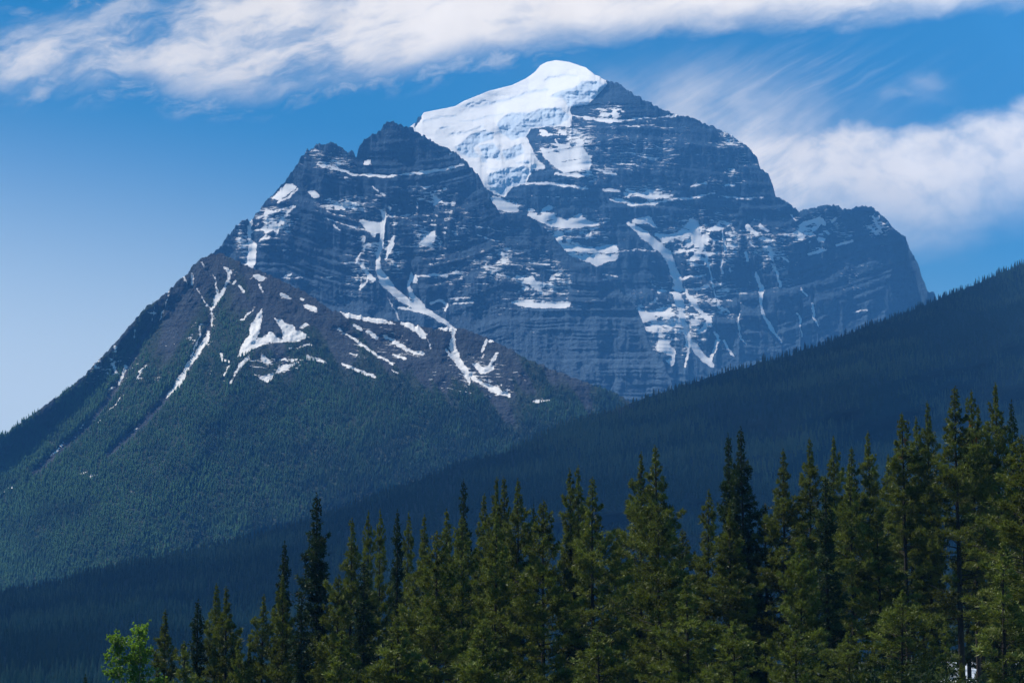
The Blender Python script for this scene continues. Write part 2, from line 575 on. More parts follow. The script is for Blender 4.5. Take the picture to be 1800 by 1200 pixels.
S_A = [S(3.6, (557, 288), (580, 292), (600, 300), (620, 307), (645, 307, 5), (680, 311, 5), (700, 307), (740, 304, 5), (780, 298, 5), (816, 289)),
       S(3, (605, 312), (618, 315)), S(2.5, (450, 384), (480, 371), (515, 362)), S(3.5, (487, 356), (505, 349), (522, 333)),
       S(3, (437, 410), (470, 398), (496, 384), (518, 362)), S(2, (455, 424), (475, 405), (500, 385)), S(2.4, (460, 420), (485, 414), (492, 398)),
       S(2.4, (568, 383), (610, 396), (650, 405)), S(1.8, (575, 372), (620, 385), (652, 396)), S(3, (586, 394), (598, 405)),
       S(7, (672, 370, 3), (676, 385, 8), (671, 400, 10), (672, 415, 7), (668, 435, 8), (664, 450, 7), (665, 475, 10), (672, 490, 15),
         (690, 510, 15), (715, 530, 11), (745, 545, 10), (775, 562, 7), (797, 577, 4)),
       S(4, (640, 440, 2), (625, 458, 3), (634, 467, 4), (656, 492, 6)), S(5, (692, 418), (684, 438, 7), (677, 456, 3)),
       S(6, (722, 480, 4), (718, 500, 6), (725, 520, 9), (745, 540, 7)), S(4, (700, 540), (728, 545), (755, 551)),
       S(2.4, (680, 522), (692, 540), (701, 562)), S(4, (735, 485), (765, 483), (785, 485)), S(2, (790, 478), (828, 478)),
       S(5, (757, 532), (775, 528), (786, 535), (782, 545)), S(2.4, (792, 524), (828, 523)), S(3, (795, 534), (832, 531)),
       S(3.4, (632, 510), (636, 502), (645, 492)), S(2, (497, 440), (518, 438)), S(2, (835, 397), (870, 405)), S(2.4, (838, 414), (878, 424)),
       S(2, (495, 489), (540, 487)), S(2, (560, 507), (575, 508)), S(2, (565, 487), (585, 486)), S(4, (502, 485), (512, 481)),
       S(3, (655, 328), (678, 345)), S(3, (745, 330), (760, 326)), S(3, (765, 338), (783, 331)), S(3, (790, 272), (793, 268)),
       S(2.4, (658, 343), (676, 345)), S(5, (762, 360), (772, 352), (782, 358)), S(4, (786, 356), (800, 358)),
       S(2.4, (872, 480), (905, 490)), S(2.4, (735, 366), (733, 355))]
P_A = [[(476, 348), (500, 322), (514, 325), (523, 329), (506, 341), (490, 350)], [(540, 336), (552, 334), (562, 347), (552, 350)],
       [(437, 392), (444, 386), (442, 420), (450, 430), (449, 462), (441, 477), (429, 471), (436, 445), (437, 415)],
       [(630, 384), (668, 391), (671, 409), (655, 410), (641, 400)], [(733, 431), (748, 412), (766, 404), (763, 424), (750, 434)],
       [(640, 282), (652, 280), (650, 291), (640, 290)], [(725, 484), (732, 480), (734, 500), (722, 496)],
       [(895, 532), (930, 526), (945, 532), (1005, 528), (1000, 540), (940, 542)], [(920, 490), (935, 484), (950, 505), (955, 516), (940, 508)]]
snowA = np.maximum(snowA, strokes(Xw, Yw, S_A))
for q in P_A:
    snowA = np.maximum(snowA, in_poly(Xw, Yw, q))
spk = sstep(fbm(X / 9, Yp / 4, 71, 3), .50, .66)
SPK_A = blobs(X, Yp, [(480, 390, 34, 30, .95), (610, 362, 45, 14, 1.0), (426, 425, 12, 45, .9), (650, 425, 34, 30, .75), (690, 440, 22, 40, .7),
                      (770, 400, 60, 60, .62), (700, 370, 50, 30, .55), (800, 505, 40, 40, .5), (630, 480, 30, 50, .5), (585, 285, 40, 30, .5),
                      (870, 460, 45, 50, .58), (950, 500, 70, 50, .7), (555, 270, 30, 16, .5), (750, 350, 60, 25, .5)])
dustA = np.clip(SPK_A + .16, 0, 1) * sstep(fbm(X / 34, Yp / 22, 79), .30, .56) * sstep(Yp, 660, 560)
snowA = np.maximum(snowA, np.clip(spk * SPK_A * 1.25, 0, 1))
snowA = np.maximum(snowA, LA * sstep(fbm(X / 26, Yp / 8, 73), .50, .66) * np.clip(blobs(X, Yp, [(740, 400, 130, 120, .8), (600, 360, 80, 60, .7), (960, 500, 90, 60, .9), (860, 430, 60, 60, .7), (480, 380, 50, 60, .8)]), 0, 1))
c_lo = .62 + .30 * sstep(Yp, 470, 620) - .12 * sstep(Yp, 340, 250) + .1 * snowA
c_hi = (LA * 1.5 - .45) + 1.0 * blur1(snowA.astype(float), 1, 0) + .5 * (fbm(X / 14, Yp / 10, 31) - .5)
YA = A.integrate(6900.0, c_lo, c_hi)
gull = blur1(blur1(strokes(X, Yp, [s for s in S_A if len(s) > 6] + [S(16, (440, 390), (440, 475)), S(14, (627, 268), (640, 330), (660, 380))]).astype(float), 6, 0), 6, 1)
rel = 70 * (ridged(X / 130 + .3 * fbm(X / 60, Yp / 60, 8), Yp / 420, 51, 3) - .6) * -1
rel += 30 * (fbm(X / 30, Yp / 70, 53, 3) - .5) + (9 * (ridged(X / 11, Yp / 60, 54, 3) - .5) * -1 + 7 * (fbm(X / 6, Yp / 4, 55, 3) - .5)) * (1 - .9 * blur1(snowA.astype(float), 2, 1))
rel -= (11 * (vnoise(sA / 3.1, X / 190, 56) - .5) + 15 * (vnoise(sA / 8.5, X / 260, 57) - .5)) * sstep(fbm(X / 45, Yp / 40, 58), .30, .55)
rel += 26 * gull
rel += .0009 * np.clip(np.abs(X - 700) - 120, 0, None) ** 2 * .35
fade = sstep(A.under, 0, 40) * .8 + .2
YA = YA + rel * fade
sm = np.clip(blur1(snowA.astype(float), 2, 1) * 1.3, 0, .85)
YA = YA + (blur1(blur1(YA, 5, 1), 1, 0) - YA) * sm
vA, fA, aA = A.build(YA, {'snow': (.5 * snowA + .5 * blur1(blur1(snowA.astype(float), 2, 0), 2, 1)), 'ice': 0 * snowA, 'dust': dustA, 'soil': 0 * snowA}, 9, 60, 1.1)

# ---- the summit massif behind it
SKY_B = [(640, 330), (690, 250), (722, 222), (733, 214), (734, 206), (740, 205), (745, 198), (800, 187), (815, 178), (860, 160), (900, 150),
         (925, 138), (940, 127), (950, 115), (962, 109), (978, 106), (1000, 109), (1030, 119), (1045, 131), (1060, 138), (1075, 142), (1090, 150), (1120, 170),
         (1160, 190), (1190, 203), (1210, 205), (1240, 217), (1280, 235), (1310, 255), (1330, 275), (1337, 295), (1350, 305), (1358, 325),
         (1363, 345), (1376, 351), (1390, 360), (1405, 371), (1440, 362), (1470, 360), (1482, 368), (1500, 366), (1515, 360), (1535, 366), (1560, 385),
         (1575, 405), (1592, 415), (1600, 440), (1612, 460), (1622, 490), (1630, 512), (1642, 516), (1655, 545), (1680, 600), (1740, 690)]
B = Sheet(640, 1740, 1.2, 770.0, SKY_B, 540, 5.5, 12)
B.qy = B.QY + (B.qy - B.QY) * sstep(B.px, 1035, 1060)[None, :]
X, Yp = B.PX, B.PY
Xw, Yw = warp(X, Yp, seed=60)
gl_poly = [(640, 340), (640, 180), (745, 180), (800, 170), (900, 130), (945, 100), (978, 90), (1030, 100), (1062, 130), (1067, 148), (1055, 163), (1033, 184),
           (1003, 187), (1000, 194), (1006, 208), (1003, 222), (970, 222), (932, 226), (925, 240), (935, 262), (946, 285), (936, 300), (924, 322), (900, 329),
           (888, 346), (872, 342), (852, 330), (800, 300)]
Xg, Yg = warp(X, Yp, 1.6, 7.0, 64)
GL = in_poly(Xg, Yg, gl_poly)
GL &= ~in_poly(X, Yp, [(728, 226), (731, 203), (741, 202), (742, 208), (736, 216)])
CLIFF = [[(968, 170), (985, 160), (1000, 155), (1010, 152), (1024, 144), (1053, 142), (1066, 149), (1052, 163), (1032, 184), (999, 189), (990, 174)],
         [(871, 218), (885, 205), (898, 200), (927, 198), (954, 191), (986, 190), (1003, 206), (985, 218), (968, 222), (932, 226), (925, 240), (902, 246), (884, 236), (878, 226)],
         [(799, 259), (828, 238), (848, 229), (869, 234), (866, 245), (844, 250), (833, 261), (844, 277), (826, 279), (810, 270)],
         [(842, 256), (866, 250), (880, 265), (880, 281), (857, 279), (848, 270)],
         [(884, 265), (916, 252), (921, 268), (902, 280), (889, 282)],
         [(857, 310), (875, 299), (920, 291), (935, 301), (920, 323), (896, 329), (887, 345), (875, 336), (862, 324)],
         [(843, 275), (851, 270), (858, 276), (856, 285), (845, 285)], [(920, 282), (927, 280), (932, 289), (920, 289)]]
Xc, Yc = warp(X, Yp, 4.0, 14.0, 65)
ICE = np.zeros(X.shape)
for q in CLIFF:
    ICE = np.maximum(ICE, in_poly(Xc, Yc, q))
cracks = strokes(Xc, Yc, [S(3.2, (812, 187), (840, 188), (870, 180), (905, 172), (925, 162), (962, 157)), S(2.0, (808, 213), (835, 211), (860, 204), (885, 199)),
                          S(2, (870, 180), (850, 178), (815, 185)), S(2.4, (775, 226), (790, 222)), S(2.2, (790, 236), (822, 232), (850, 222)), S(2.0, (745, 214), (775, 206), (800, 204)), S(2.0, (905, 285), (930, 283)), S(2, (960, 140), (985, 131), (1015, 133)), S(2, (855, 296), (875, 297))])
ICE = np.maximum(ICE, cracks * .8) * GL
ICEs = ICE * .55 + .45 * blur1(blur1(ICE, 1, 0), 1, 1)
UPPER = blur1(in_poly(X, Yp, [(808, 190), (840, 189), (905, 173), (965, 158), (985, 150), (955, 128), (938, 128), (860, 160), (815, 178)]).astype(float), 2, 0)
sB = Yp + 10 * (fbm(X / 150, Yp / 140, 6) - .5) - np.clip(.0006 * (X - 1100) ** 2, 0, 14) * (X < 1300) + np.clip(X - 1370, 0, None) * .33
LB = ledges(sB, 25, 10.0) * sstep(fbm(X / 60, Yp / 30, 24), .28, .55)
S_B = [S(4, (1005, 203, 2), (1040, 209, 5), (1070, 213, 5), (1100, 211, 4), (1135, 208, 3), (1165, 206, 3), (1192, 203, 4)), S(2, (945, 236), (1010, 237)),
       S(2, (1105, 223), (1150, 219)), S(5, (975, 305), (1000, 308), (1032, 307)), S(5, (924, 323), (960, 322), (1000, 327), (1031, 331)),
       S(1.8, (935, 345), (980, 346), (1030, 347)), S(3, (1048, 300), (1082, 306)), S(5, (1060, 333), (1090, 335, 4)), S(3, (1100, 335), (1130, 341), (1162, 339)),
       S(6, (1075, 350, 6), (1092, 354, 8), (1110, 360, 6), (1150, 358, 4), (1185, 350, 3), (1220, 348, 4), (1255, 340, 3)),
       S(3, (1264, 345), (1300, 349), (1341, 347)), S(3, (1215, 329), (1242, 322)), S(4, (1275, 326), (1290, 326)), S(2, (1195, 323), (1196, 326)),
       S(5, (1140, 350), (1165, 345), (1180, 343)), S(2, (970, 415), (1050, 418)), S(2.6, (1050, 482), (1086, 486)), S(2, (1062, 490), (1085, 505)),
       S(12, (1106, 393, 6), (1130, 410, 14), (1150, 428, 16), (1172, 445, 14), (1180, 465, 12), (1188, 485, 15), (1192, 500, 12), (1190, 520, 14),
         (1198, 545, 10), (1203, 575, 8), (1210, 595, 10), (1225, 615, 13), (1240, 632, 12), (1252, 642, 8)),
       S(10, (1118, 389), (1140, 386, 12), (1152, 398, 5)), S(8, (1155, 412, 5), (1168, 420, 12), (1190, 414, 7), (1205, 403, 6), (1215, 388, 5)),
       S(12, (1217, 383, 4), (1222, 400, 17), (1225, 420, 13), (1234, 436, 7)), S(2.5, (1085, 443), (1120, 438), (1150, 441)), S(3, (1182, 445), (1235, 437)),
       S(3, (1240, 440), (1247, 470), (1255, 510), (1265, 540), (1282, 548)), S(6, (1158, 512), (1175, 510), (1192, 522)), S(5, (1194, 491), (1215, 486), (1241, 484, 3)),
       S(4, (1200, 509), (1225, 508), (1246, 503)), S(6, (1203, 510), (1225, 540), (1245, 560), (1251, 571)), S(6, (1248, 560), (1238, 578, 9), (1228, 586, 4)),
       S(5, (1256, 583), (1263, 598), (1250, 625), (1250, 636)), S(4, (1271, 598), (1280, 612), (1289, 626)), S(3, (1299, 552), (1298, 570), (1300, 592), (1311, 606)),
       S(4, (1208, 602), (1209, 620), (1204, 645)), S(7, (1313, 397), (1330, 412)), S(5, (1335, 396), (1351, 406)), S(3, (1325, 386), (1336, 387)),
       S(6, (1245, 405), (1262, 397, 9), (1269, 402)), S(3, (1270, 402), (1272, 420), (1275, 442)), S(4, (1380, 414), (1398, 408), (1410, 403, 7), (1424, 401)),
       S(5, (1408, 396), (1440, 385, 7), (1450, 393)), S(4, (1461, 390), (1470, 382)), S(4, (1404, 418), (1416, 413)), S(4, (1420, 447), (1452, 439)),
       S(4, (1470, 431), (1485, 427), (1500, 423)), S(4, (1535, 382), (1543, 396), (1550, 410)), S(5, (1353, 438), (1357, 456)),
       S(5, (1329, 478, 3), (1333, 495, 6), (1339, 505, 10), (1337, 530, 5), (1340, 550, 5), (1355, 575, 7), (1373, 602, 4)),
       S(4, (1363, 470), (1372, 503, 5)), S(4, (1408, 508), (1418, 519)), S(4, (1428, 535), (1431, 560, 5), (1439, 573, 3)), S(3, (1402, 550), (1408, 570), (1409, 592)),
       S(4, (1375, 452), (1386, 460)), S(3, (1498, 550), (1525, 544)), S(3, (1318, 425), (1325, 433)), S(3, (1391, 378), (1398, 386)), S(6, (1265, 390), (1285, 392)),
       S(5, (1312, 445), (1316, 458)), S(4, (1245, 450), (1240, 462)), S(6, (1215, 455), (1225, 452)), S(3, (1268, 455), (1270, 480)), S(3, (1282, 470), (1285, 480))]
P_B = [[(855, 350), (868, 345), (890, 352), (905, 362), (912, 374), (885, 373), (866, 362)],
       [(924, 376), (934, 364), (946, 379), (958, 362), (970, 357), (975, 380), (1000, 386), (1014, 378), (1022, 374), (1030, 386), (1062, 398), (1040, 403), (1000, 402), (970, 398), (945, 388)],
       [(972, 424), (1000, 431), (1040, 437), (1065, 430), (1086, 430), (1086, 444), (1050, 445), (1010, 442), (988, 437)],
       [(1000, 446), (1030, 450), (1050, 446), (1088, 447), (1088, 455), (1062, 462), (1050, 470), (1040, 463), (1020, 456)],
       [(948, 258), (960, 262), (980, 270), (984, 258), (1000, 252), (1005, 258), (1020, 252), (1030, 265), (1037, 278), (1042, 290), (1036, 297), (1010, 300), (990, 303), (972, 290), (955, 275)],
       [(938, 275), (950, 285), (960, 296), (940, 300), (936, 290)],
       [(1158, 583), (1168, 592), (1177, 606), (1187, 616), (1186, 640), (1178, 644), (1180, 624), (1155, 615)], [(1168, 632), (1182, 630), (1186, 640), (1176, 640)],
       [(1119, 537), (1128, 545), (1150, 547), (1182, 545), (1150, 556), (1155, 566), (1190, 566), (1196, 575), (1165, 576), (1135, 582), (1148, 567), (1122, 558)],
       [(947, 228), (962, 230), (968, 238), (955, 240)], [(1213, 562), (1225, 560), (1232, 570), (1215, 572)]]
snowB = strokes(Xw, Yw, S_B)
for q in P_B:
    snowB = np.maximum(snowB, in_poly(Xw, Yw, q))
rockline = sstep(ledges(sB + 3 * fbm(X / 8, Yp / 8, 90), 91, 4.5), .2, .8) * sstep(fbm(X / 14, Yp / 6, 92), .42, .56)
RLZ = blobs(X, Yp, [(1000, 280, 60, 40, 1), (1000, 390, 90, 60, 1), (1040, 440, 70, 30, .8), (1230, 420, 70, 50, .5), (1170, 560, 60, 60, .5)])
snowB = snowB * (1 - .9 * rockline * (blobs(X, Yp, [(1000, 280, 60, 40, 1), (1000, 390, 90, 60, 1), (1230, 420, 70, 50, .6), (1170, 560, 60, 60, .5)])))
spk = sstep(fbm(X / 8, Yp / 4, 75, 3), .50, .66)
SPK_B = blobs(X, Yp, [(1000, 255, 55, 40, .9), (1075, 195, 30, 14, 1), (1130, 260, 90, 50, .45), (1220, 430, 70, 50, .9), (1180, 560, 80, 70, .85), (1275, 420, 35, 50, .8),
                      (1120, 340, 90, 20, .7), (1350, 440, 60, 60, .6), (1440, 410, 60, 40, .7), (1545, 395, 30, 28, .75), (1270, 520, 60, 60, .6), (1000, 415, 80, 45, .7),
                      (1290, 245, 40, 18, .8), (1270, 300, 70, 40, .5), (1040, 300, 60, 40, .5), (880, 362, 40, 18, .9), (1490, 480, 50, 40, .3)])
dustB = ~GL * np.clip(SPK_B + .10, 0, 1) * sstep(fbm(X / 34, Yp / 22, 80), .30, .56) * sstep(Yp, 690, 600) * (X < 1600)
snowB = np.maximum(snowB, np.clip(spk * SPK_B * 1.2, 0, 1))
snowB = np.maximum(snowB, LB * sstep(fbm(X / 26, Yp / 8, 77), .50, .66) * np.clip(blobs(X, Yp, [(1150, 340, 160, 40, .9), (1190, 560, 90, 80, .9), (1230, 430, 90, 60, .9), (1000, 340, 80, 90, .9), (1100, 260, 200, 60, .5), (1420, 430, 90, 60, .7)]), 0, 1))
snowB = np.where(GL, 1.0, snowB)
rk = 1 - GL.astype(float)
rks = blur1(blur1(rk, 2, 0), 2, 1)
c_lo = np.where(GL, 1.5, .62 + .25 * sstep(Yp, 520, 680))
c_lo = blur1(blur1(c_lo, 14, 0), 14, 1)
c_rock = rk * ((LB * (1.5 - .9 * sstep(X, 1380, 1480)) - .45) + .9 * blur1(snowB.astype(float), 1, 0) + .5 * (fbm(X / 14, Yp / 10, 33) - .5))
c_ice = GL * (-1.75 * ICEs - .85 * UPPER + .5 + .7 * (fbm(X / 30, Yp / 12, 159, 3) - .5))
YB = B.integrate(7650.0, c_lo, c_rock, sx=60, sy=34)
d = np.cumsum(c_ice * np.diff(B.M, axis=0, prepend=B.M[:1]) * YB, axis=0)
d = d - blur1(d, 26, 0)
YB = YB + (d - blur1(d, 26, 1)) * .22 + blur1(d, 8, 1) * .80
gull = blur1(blur1(strokes(X, Yp, [s for s in S_B if len(s) > 4 and s[0][1] > 380] + [S(16, (1217, 380), (1225, 420), (1180, 450))]).astype(float), 6, 0), 6, 1)
rel = -80 * (ridged(X / 150 + .3 * fbm(X / 70, Yp / 70, 18), Yp / 480, 151, 3) - .6)
rel += 30 * (fbm(X / 32, Yp / 75, 153, 3) - .5) + (-10 * (ridged(X / 11, Yp / 70, 154, 3) - .5) + 7 * (fbm(X / 6, Yp / 4, 155, 3) - .5)) * (1 - .9 * blur1(snowB.astype(float), 2, 1))
rel -= (11 * (vnoise(sB / 3.1, X / 190, 166) - .5) + 15 * (vnoise(sB / 8.5, X / 260, 167) - .5)) * sstep(fbm(X / 45, Yp / 40, 168), .30, .55)
rel *= 1 - .85 * np.clip(blur1(blur1(gull, 9, 0), 9, 1) * 2.2, 0, 1)
rel += 20 * gull + .0011 * np.clip(X - 1250, 0, None) ** 2
rel = rel * (.12 + .88 * rks) * (sstep(B.under, 0, 40) * .8 + .2)
rel += blur1(GL.astype(float), 3, 0) * (44 * (fbm(X / 38, Yp / 20, 157, 4) - .5) + ICEs * (26 * (ridged(X / 12, Yp / 10, 158, 3) - .5)))
rel -= 26 * blur1(blur1(GL.astype(float), 2, 0), 2, 1)
YB = YB + rel
sm = np.clip(blur1(snowB.astype(float), 2, 1) * 1.3, 0, .85) * rks
YB = YB + (blur1(blur1(YB, 6, 1), 1, 0) - YB) * sm
vB, fB, aB = B.build(YB, {'snow': np.maximum(GL, (.5 * snowB + .5 * blur1(blur1(snowB.astype(float), 2, 0), 2, 1)) - .75 * rockline * RLZ * rks), 'ice': ICEs, 'dust': dustB, 'soil': 0 * snowB}, 9, 80, .7)

verts = np.concatenate([vA, vB]); faces = np.concatenate([fA, fB + len(vA)])
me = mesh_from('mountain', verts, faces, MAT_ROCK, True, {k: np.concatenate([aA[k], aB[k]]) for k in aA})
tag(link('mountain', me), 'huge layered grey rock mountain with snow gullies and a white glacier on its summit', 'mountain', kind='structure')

def spur_x(y):
    return np.interp(y, [440, 500, 545, 600, 700, 800, 1000], [392, 420, 447, 442, 400, 330, 200])


# ---- the lower rocky shoulder with forest on its flank
SKY_C = [(-140, 850), (-60, 800), (0, 767), (12, 762), (60, 726), (110, 690), (150, 658), (165, 640), (190, 615), (230, 570), (258, 538), (270, 531), (298, 510), (310, 496), (330, 480),
         (340, 464), (352, 455), (372, 446), (390, 446), (402, 452), (425, 462), (440, 470), (470, 482), (500, 496), (540, 515), (580, 545), (600, 549), (640, 556),
         (700, 565), (730, 570), (765, 578), (790, 577), (810, 577), (850, 590), (870, 600), (890, 610), (930, 632), (970, 648), (1010, 664), (1050, 679),
         (1080, 690), (1150, 730), (1250, 800)]
C = Sheet(-140, 1250, 1.4, 1075.0, SKY_C, 460, 4.5, 13)
X, Yp = C.PX, C.PY
Xw, Yw = warp(X, Yp, 4.0, 10.0, 160)
S_C = [S(6, (395, 469, 3), (405, 478, 7), (403, 490, 6), (390, 515, 6), (372, 543, 4)), S(3, (376, 482, 2), (380, 500, 3), (383, 517, 5), (374, 535, 4)),
       S(3, (345, 508), (358, 525), (362, 532), (371, 544)), S(4, (336, 481), (338, 500, 5)), S(2, (297, 510), (292, 535), (280, 565)), S(2.2, (258, 550), (276, 550)),
       S(2, (272, 540), (268, 562)), S(2.4, (236, 578), (237, 600)), S(3.5, (373, 548), (372, 572)), S(3, (322, 485), (328, 497)), S(3, (352, 460), (357, 468)),
       S(8, (367, 583, 4), (362, 600, 8), (350, 615, 8), (330, 645, 8), (316, 668, 12), (306, 684, 9), (292, 699, 4)), S(3, (353, 570), (351, 592), (335, 627)),
       S(4, (202, 607), (205, 620)), S(6, (221, 640, 3), (217, 655, 7), (209, 676, 4)), S(4, (200, 638), (204, 655)), S(4, (198, 680), (191, 685)), S(3, (258, 642), (240, 664)),
       S(2.4, (218, 693), (192, 722)), S(3, (146, 746), (139, 753)), S(3, (133, 768), (128, 774)), S(3, (112, 778), (90, 801)), S(3, (175, 738), (171, 744)), S(3, (236, 756), (241, 751)),
       S(4, (404, 673, 3), (420, 645, 6), (437, 627, 6)), S(9, (462, 628), (470, 637)), S(5, (388, 622), (390, 632), (404, 635)), S(3, (402, 645), (393, 660)),
       S(6, (540, 628), (562, 632), (574, 638, 4)), S(4, (490, 631), (520, 632)), S(6, (494, 518), (512, 526)), S(5, (530, 525), (532, 526)), S(9, (538, 538), (554, 545)),
       S(9, (708, 568), (736, 578, 11), (744, 591)), S(5, (592, 577), (620, 595), (650, 615), (690, 641, 3)), S(5, (622, 572), (634, 578)), S(7, (644, 582), (662, 594)),
       S(6, (676, 590, 4), (700, 605, 8), (722, 617), (742, 622)), S(3, (752, 596), (757, 612)), S(4, (617, 621), (626, 625)), S(5, (690, 622), (712, 630)),
       S(12, (796, 584, 6), (795, 605, 12), (801, 627, 14), (818, 652, 9), (826, 672, 5)), S(3.5, (782, 612), (796, 634)), S(7, (826, 660), (850, 674, 5), (868, 684, 10), (895, 695, 6)),
       S(5, (856, 597), (848, 618)), S(6, (862, 598), (868, 600)), S(5, (873, 620), (862, 642), (868, 649)), S(8, (836, 640), (848, 650, 12), (864, 648)), S(3, (852, 622), (846, 634)),
       S(5, (603, 640), (635, 654, 6), (660, 661)), S(3, (690, 650), (700, 656)), S(5, (940, 705), (965, 704)), S(4, (828, 575), (838, 584)), S(3, (455, 500), (462, 512)), S(4, (410, 500), (415, 494)),
       S(5, (422, 503), (428, 512)), S(3, (447, 540), (425, 562)), S(3, (510, 612), (548, 605)), S(6, (530, 575), (540, 570)), S(3, (143, 833), (155, 830)), S(3, (160, 837), (172, 834)), S(3, (0, 868), (30, 850))]
P_C = [[(416, 628), (425, 605), (437, 590), (440, 570), (452, 552), (460, 541), (463, 560), (455, 585), (448, 597), (465, 590), (476, 582), (485, 590), (497, 597), (495, 585),
        (490, 570), (479, 559), (492, 560), (505, 568), (515, 569), (521, 580), (535, 585), (544, 593), (520, 601), (497, 601), (470, 604), (450, 609), (435, 621)],
       [(444, 655), (460, 661), (480, 655), (498, 640), (527, 636), (505, 650), (485, 656), (472, 672), (456, 667)], [(439, 480), (471, 488), (456, 495)],
       [(596, 547), (640, 551), (680, 562), (697, 571), (670, 569), (640, 563), (610, 558)], [(764, 576), (806, 575), (797, 584), (780, 583)]]
snowC = strokes(Xw, Yw, S_C)
for q in P_C:
    snowC = np.maximum(snowC, in_poly(Xw, Yw, q))
spk = sstep(fbm(X / 7, Yp / 5, 175, 3), .52, .66)
snowC = np.maximum(snowC, np.clip(spk * blobs(X, Yp, [(190, 650, 50, 28, .9), (240, 560, 30, 30, .3), (350, 580, 60, 40, .45), (270, 660, 40, 20, .6), (430, 480, 60, 20, .3), (490, 640, 60, 20, .5),
                                                       (860, 680, 80, 20, .6), (700, 610, 80, 30, .35), (380, 640, 30, 30, .4)]), 0, 1))
scree = strokes(Xw, Yw, [S(10, (240, 620), (215, 665), (190, 705, 12), (168, 732), (145, 758), (110, 788), (60, 832)), S(11, (300, 690), (272, 722, 14), (238, 757), (210, 782), (190, 800)),
                         S(8, (300, 500), (255, 590), (225, 650)), S(9, (372, 545), (366, 590), (330, 650))])
treeline = np.interp(X, [-140, 100, 160, 200, 225, 250, 280, 300, 330, 360, 390, 410, 430, 450, 470, 520, 560, 650, 720, 760, 800, 860, 920, 1000, 1250],
                     [600, 680, 652, 650, 660, 605, 600, 640, 575, 560, 520, 560, 560, 640, 655, 636, 626, 640, 646, 660, 668, 684, 694, 690, 680])
streaky = fbm(np.where(X < spur_x(Yp), X + .62 * Yp, X - .5 * Yp) / 26, Yp / 150, 182, 4) - .5
woods = sstep(Yp - treeline + 70 * (fbm(X / 40 + Yp / 90, Yp / 60, 181) - .5) + 170 * streaky + 34 * (fbm(X / 7, Yp / 7, 183) - .5), -34, 44)
woods = woods * (1 - np.clip(1.3 * scree + 1.3 * snowC, 0, 1))
spur = spur_x(Yp)
c_lo = 1.28 - .25 * sstep(Yp, 600, 480) + 0 * X
c_hi = .9 * (fbm(X / 16, Yp / 9, 191) - .5) * (1 - .7 * woods)
YC = C.integrate(4700.0, c_lo, c_hi, sx=60)
dl = np.clip(spur - X, 0, 330); dr = np.clip(X - spur, 0, 420)
rel = .4 * dl + .35 * np.minimum(dr, 140)
gull = blur1(blur1((strokes(X, Yp, [s for s in S_C if len(s) > 3]) * .6 + scree).astype(float), 4, 0), 4, 1)
rel += 34 * gull - 32 * (ridged((X + .62 * Yp) / 95, Yp / 400, 193, 3) - .6) * sstep(X, 560, 420) - 30 * (ridged((X - .55 * Yp) / 130, Yp / 300, 194, 3) - .6) * sstep(X, 420, 560)
rel += 26 * (fbm(X / 26, Yp / 22, 195, 4) - .5) * (1 - .5 * woods) + 8 * (fbm(X / 6, Yp / 5, 196, 3) - .5)
left_w = sstep(spur - X, -30, 30)
rel -= (12 * (ridged((X + .62 * Yp) / 24, Yp / 130, 197, 3) - .5) * left_w + 11 * (ridged((X - .8 * Yp) / 30, Yp / 110, 198, 3) - .5) * (1 - left_w)) * (1 - .6 * woods) * (1 - .8 * blur1(snowC.astype(float), 2, 1))
YC = YC + rel * (sstep(C.under, 0, 50) * .75 + .25)
vC, fC, aC = C.build(YC, {'snow': (.5 * snowC + .5 * blur1(blur1(snowC.astype(float), 2, 0), 2, 1)), 'ice': 0 * snowC, 'dust': .62 * blobs(X, Yp, [(190, 650, 60, 34, .8), (480, 640, 70, 30, .6), (840, 660, 90, 40, .9), (680, 600, 90, 40, .6)]), 'soil': np.clip(woods * 1.1 + .3 * left_w * sstep(X, 60, 200) + .9 * sstep(Yp - treeline + 260 * streaky, -90, 40) * (1 - np.clip(scree, 0, 1)) * .6, 0, 1)}, 8, 60, .8)
me = mesh_from('foothill', vC, fC, MAT_FOOT, True, aC)
tag(link('foothill', me), 'dark scree shoulder below the big mountain with snow patches above its forested flank', 'foothill', kind='structure')

# ---- the long dark ridge falling from right to left
SKY_D = [(-160, 1062), (0, 1040), (100, 1024), (200, 1004), (300, 979), (400, 954), (500, 929), (600, 894), (700, 859), (800, 824), (900, 789), (1000, 745), (1100, 710),
         (1250, 660), (1350, 634), (1450, 603), (1560, 563), (1640, 530), (1700, 505), (1800, 468), (1900, 425), (2000, 385)]
_x = np.arange(-160, 2001, 12.0)
SKY_D = list(zip(_x, sky_interp(_x, SKY_D) + 16 * (fbm(_x / 75, _x * 0 + 2.2, 207, 4, .55) - .5)))
D = Sheet(-160, 2000, 6.0, 1216.0, SKY_D, 130, 3.0, 14)
tt = (D.base[None, :] - D.PY) / (D.base - D.top)[None, :]
Ys = np.interp(D.px, [-160, 0, 600, 1200, 1800, 2000], [2700, 2800, 3100, 3600, 4300, 4500])[None, :]
fold = fbm(D.PX / 260 + D.PY / 200, D.PY / 90, 203, 3) - .5
YD = 1300.0 * (Ys / 1300.0) ** (tt + .34 * fold * np.sin(pi * np.clip(tt, 0, 1)))
vD, fD, aD = D.build(YD, {'snow': 0 * YD, 'ice': 0 * YD, 'dust': 0 * YD, 'soil': 0 * YD + 1}, 7, 90, .35)
me = mesh_from('ridge', vD, fD, MAT_FLOOR, True, aD)
tag(link('ridge', me), 'long dark forested ridge falling from the right to the left below the mountain', 'ridge', kind='structure')


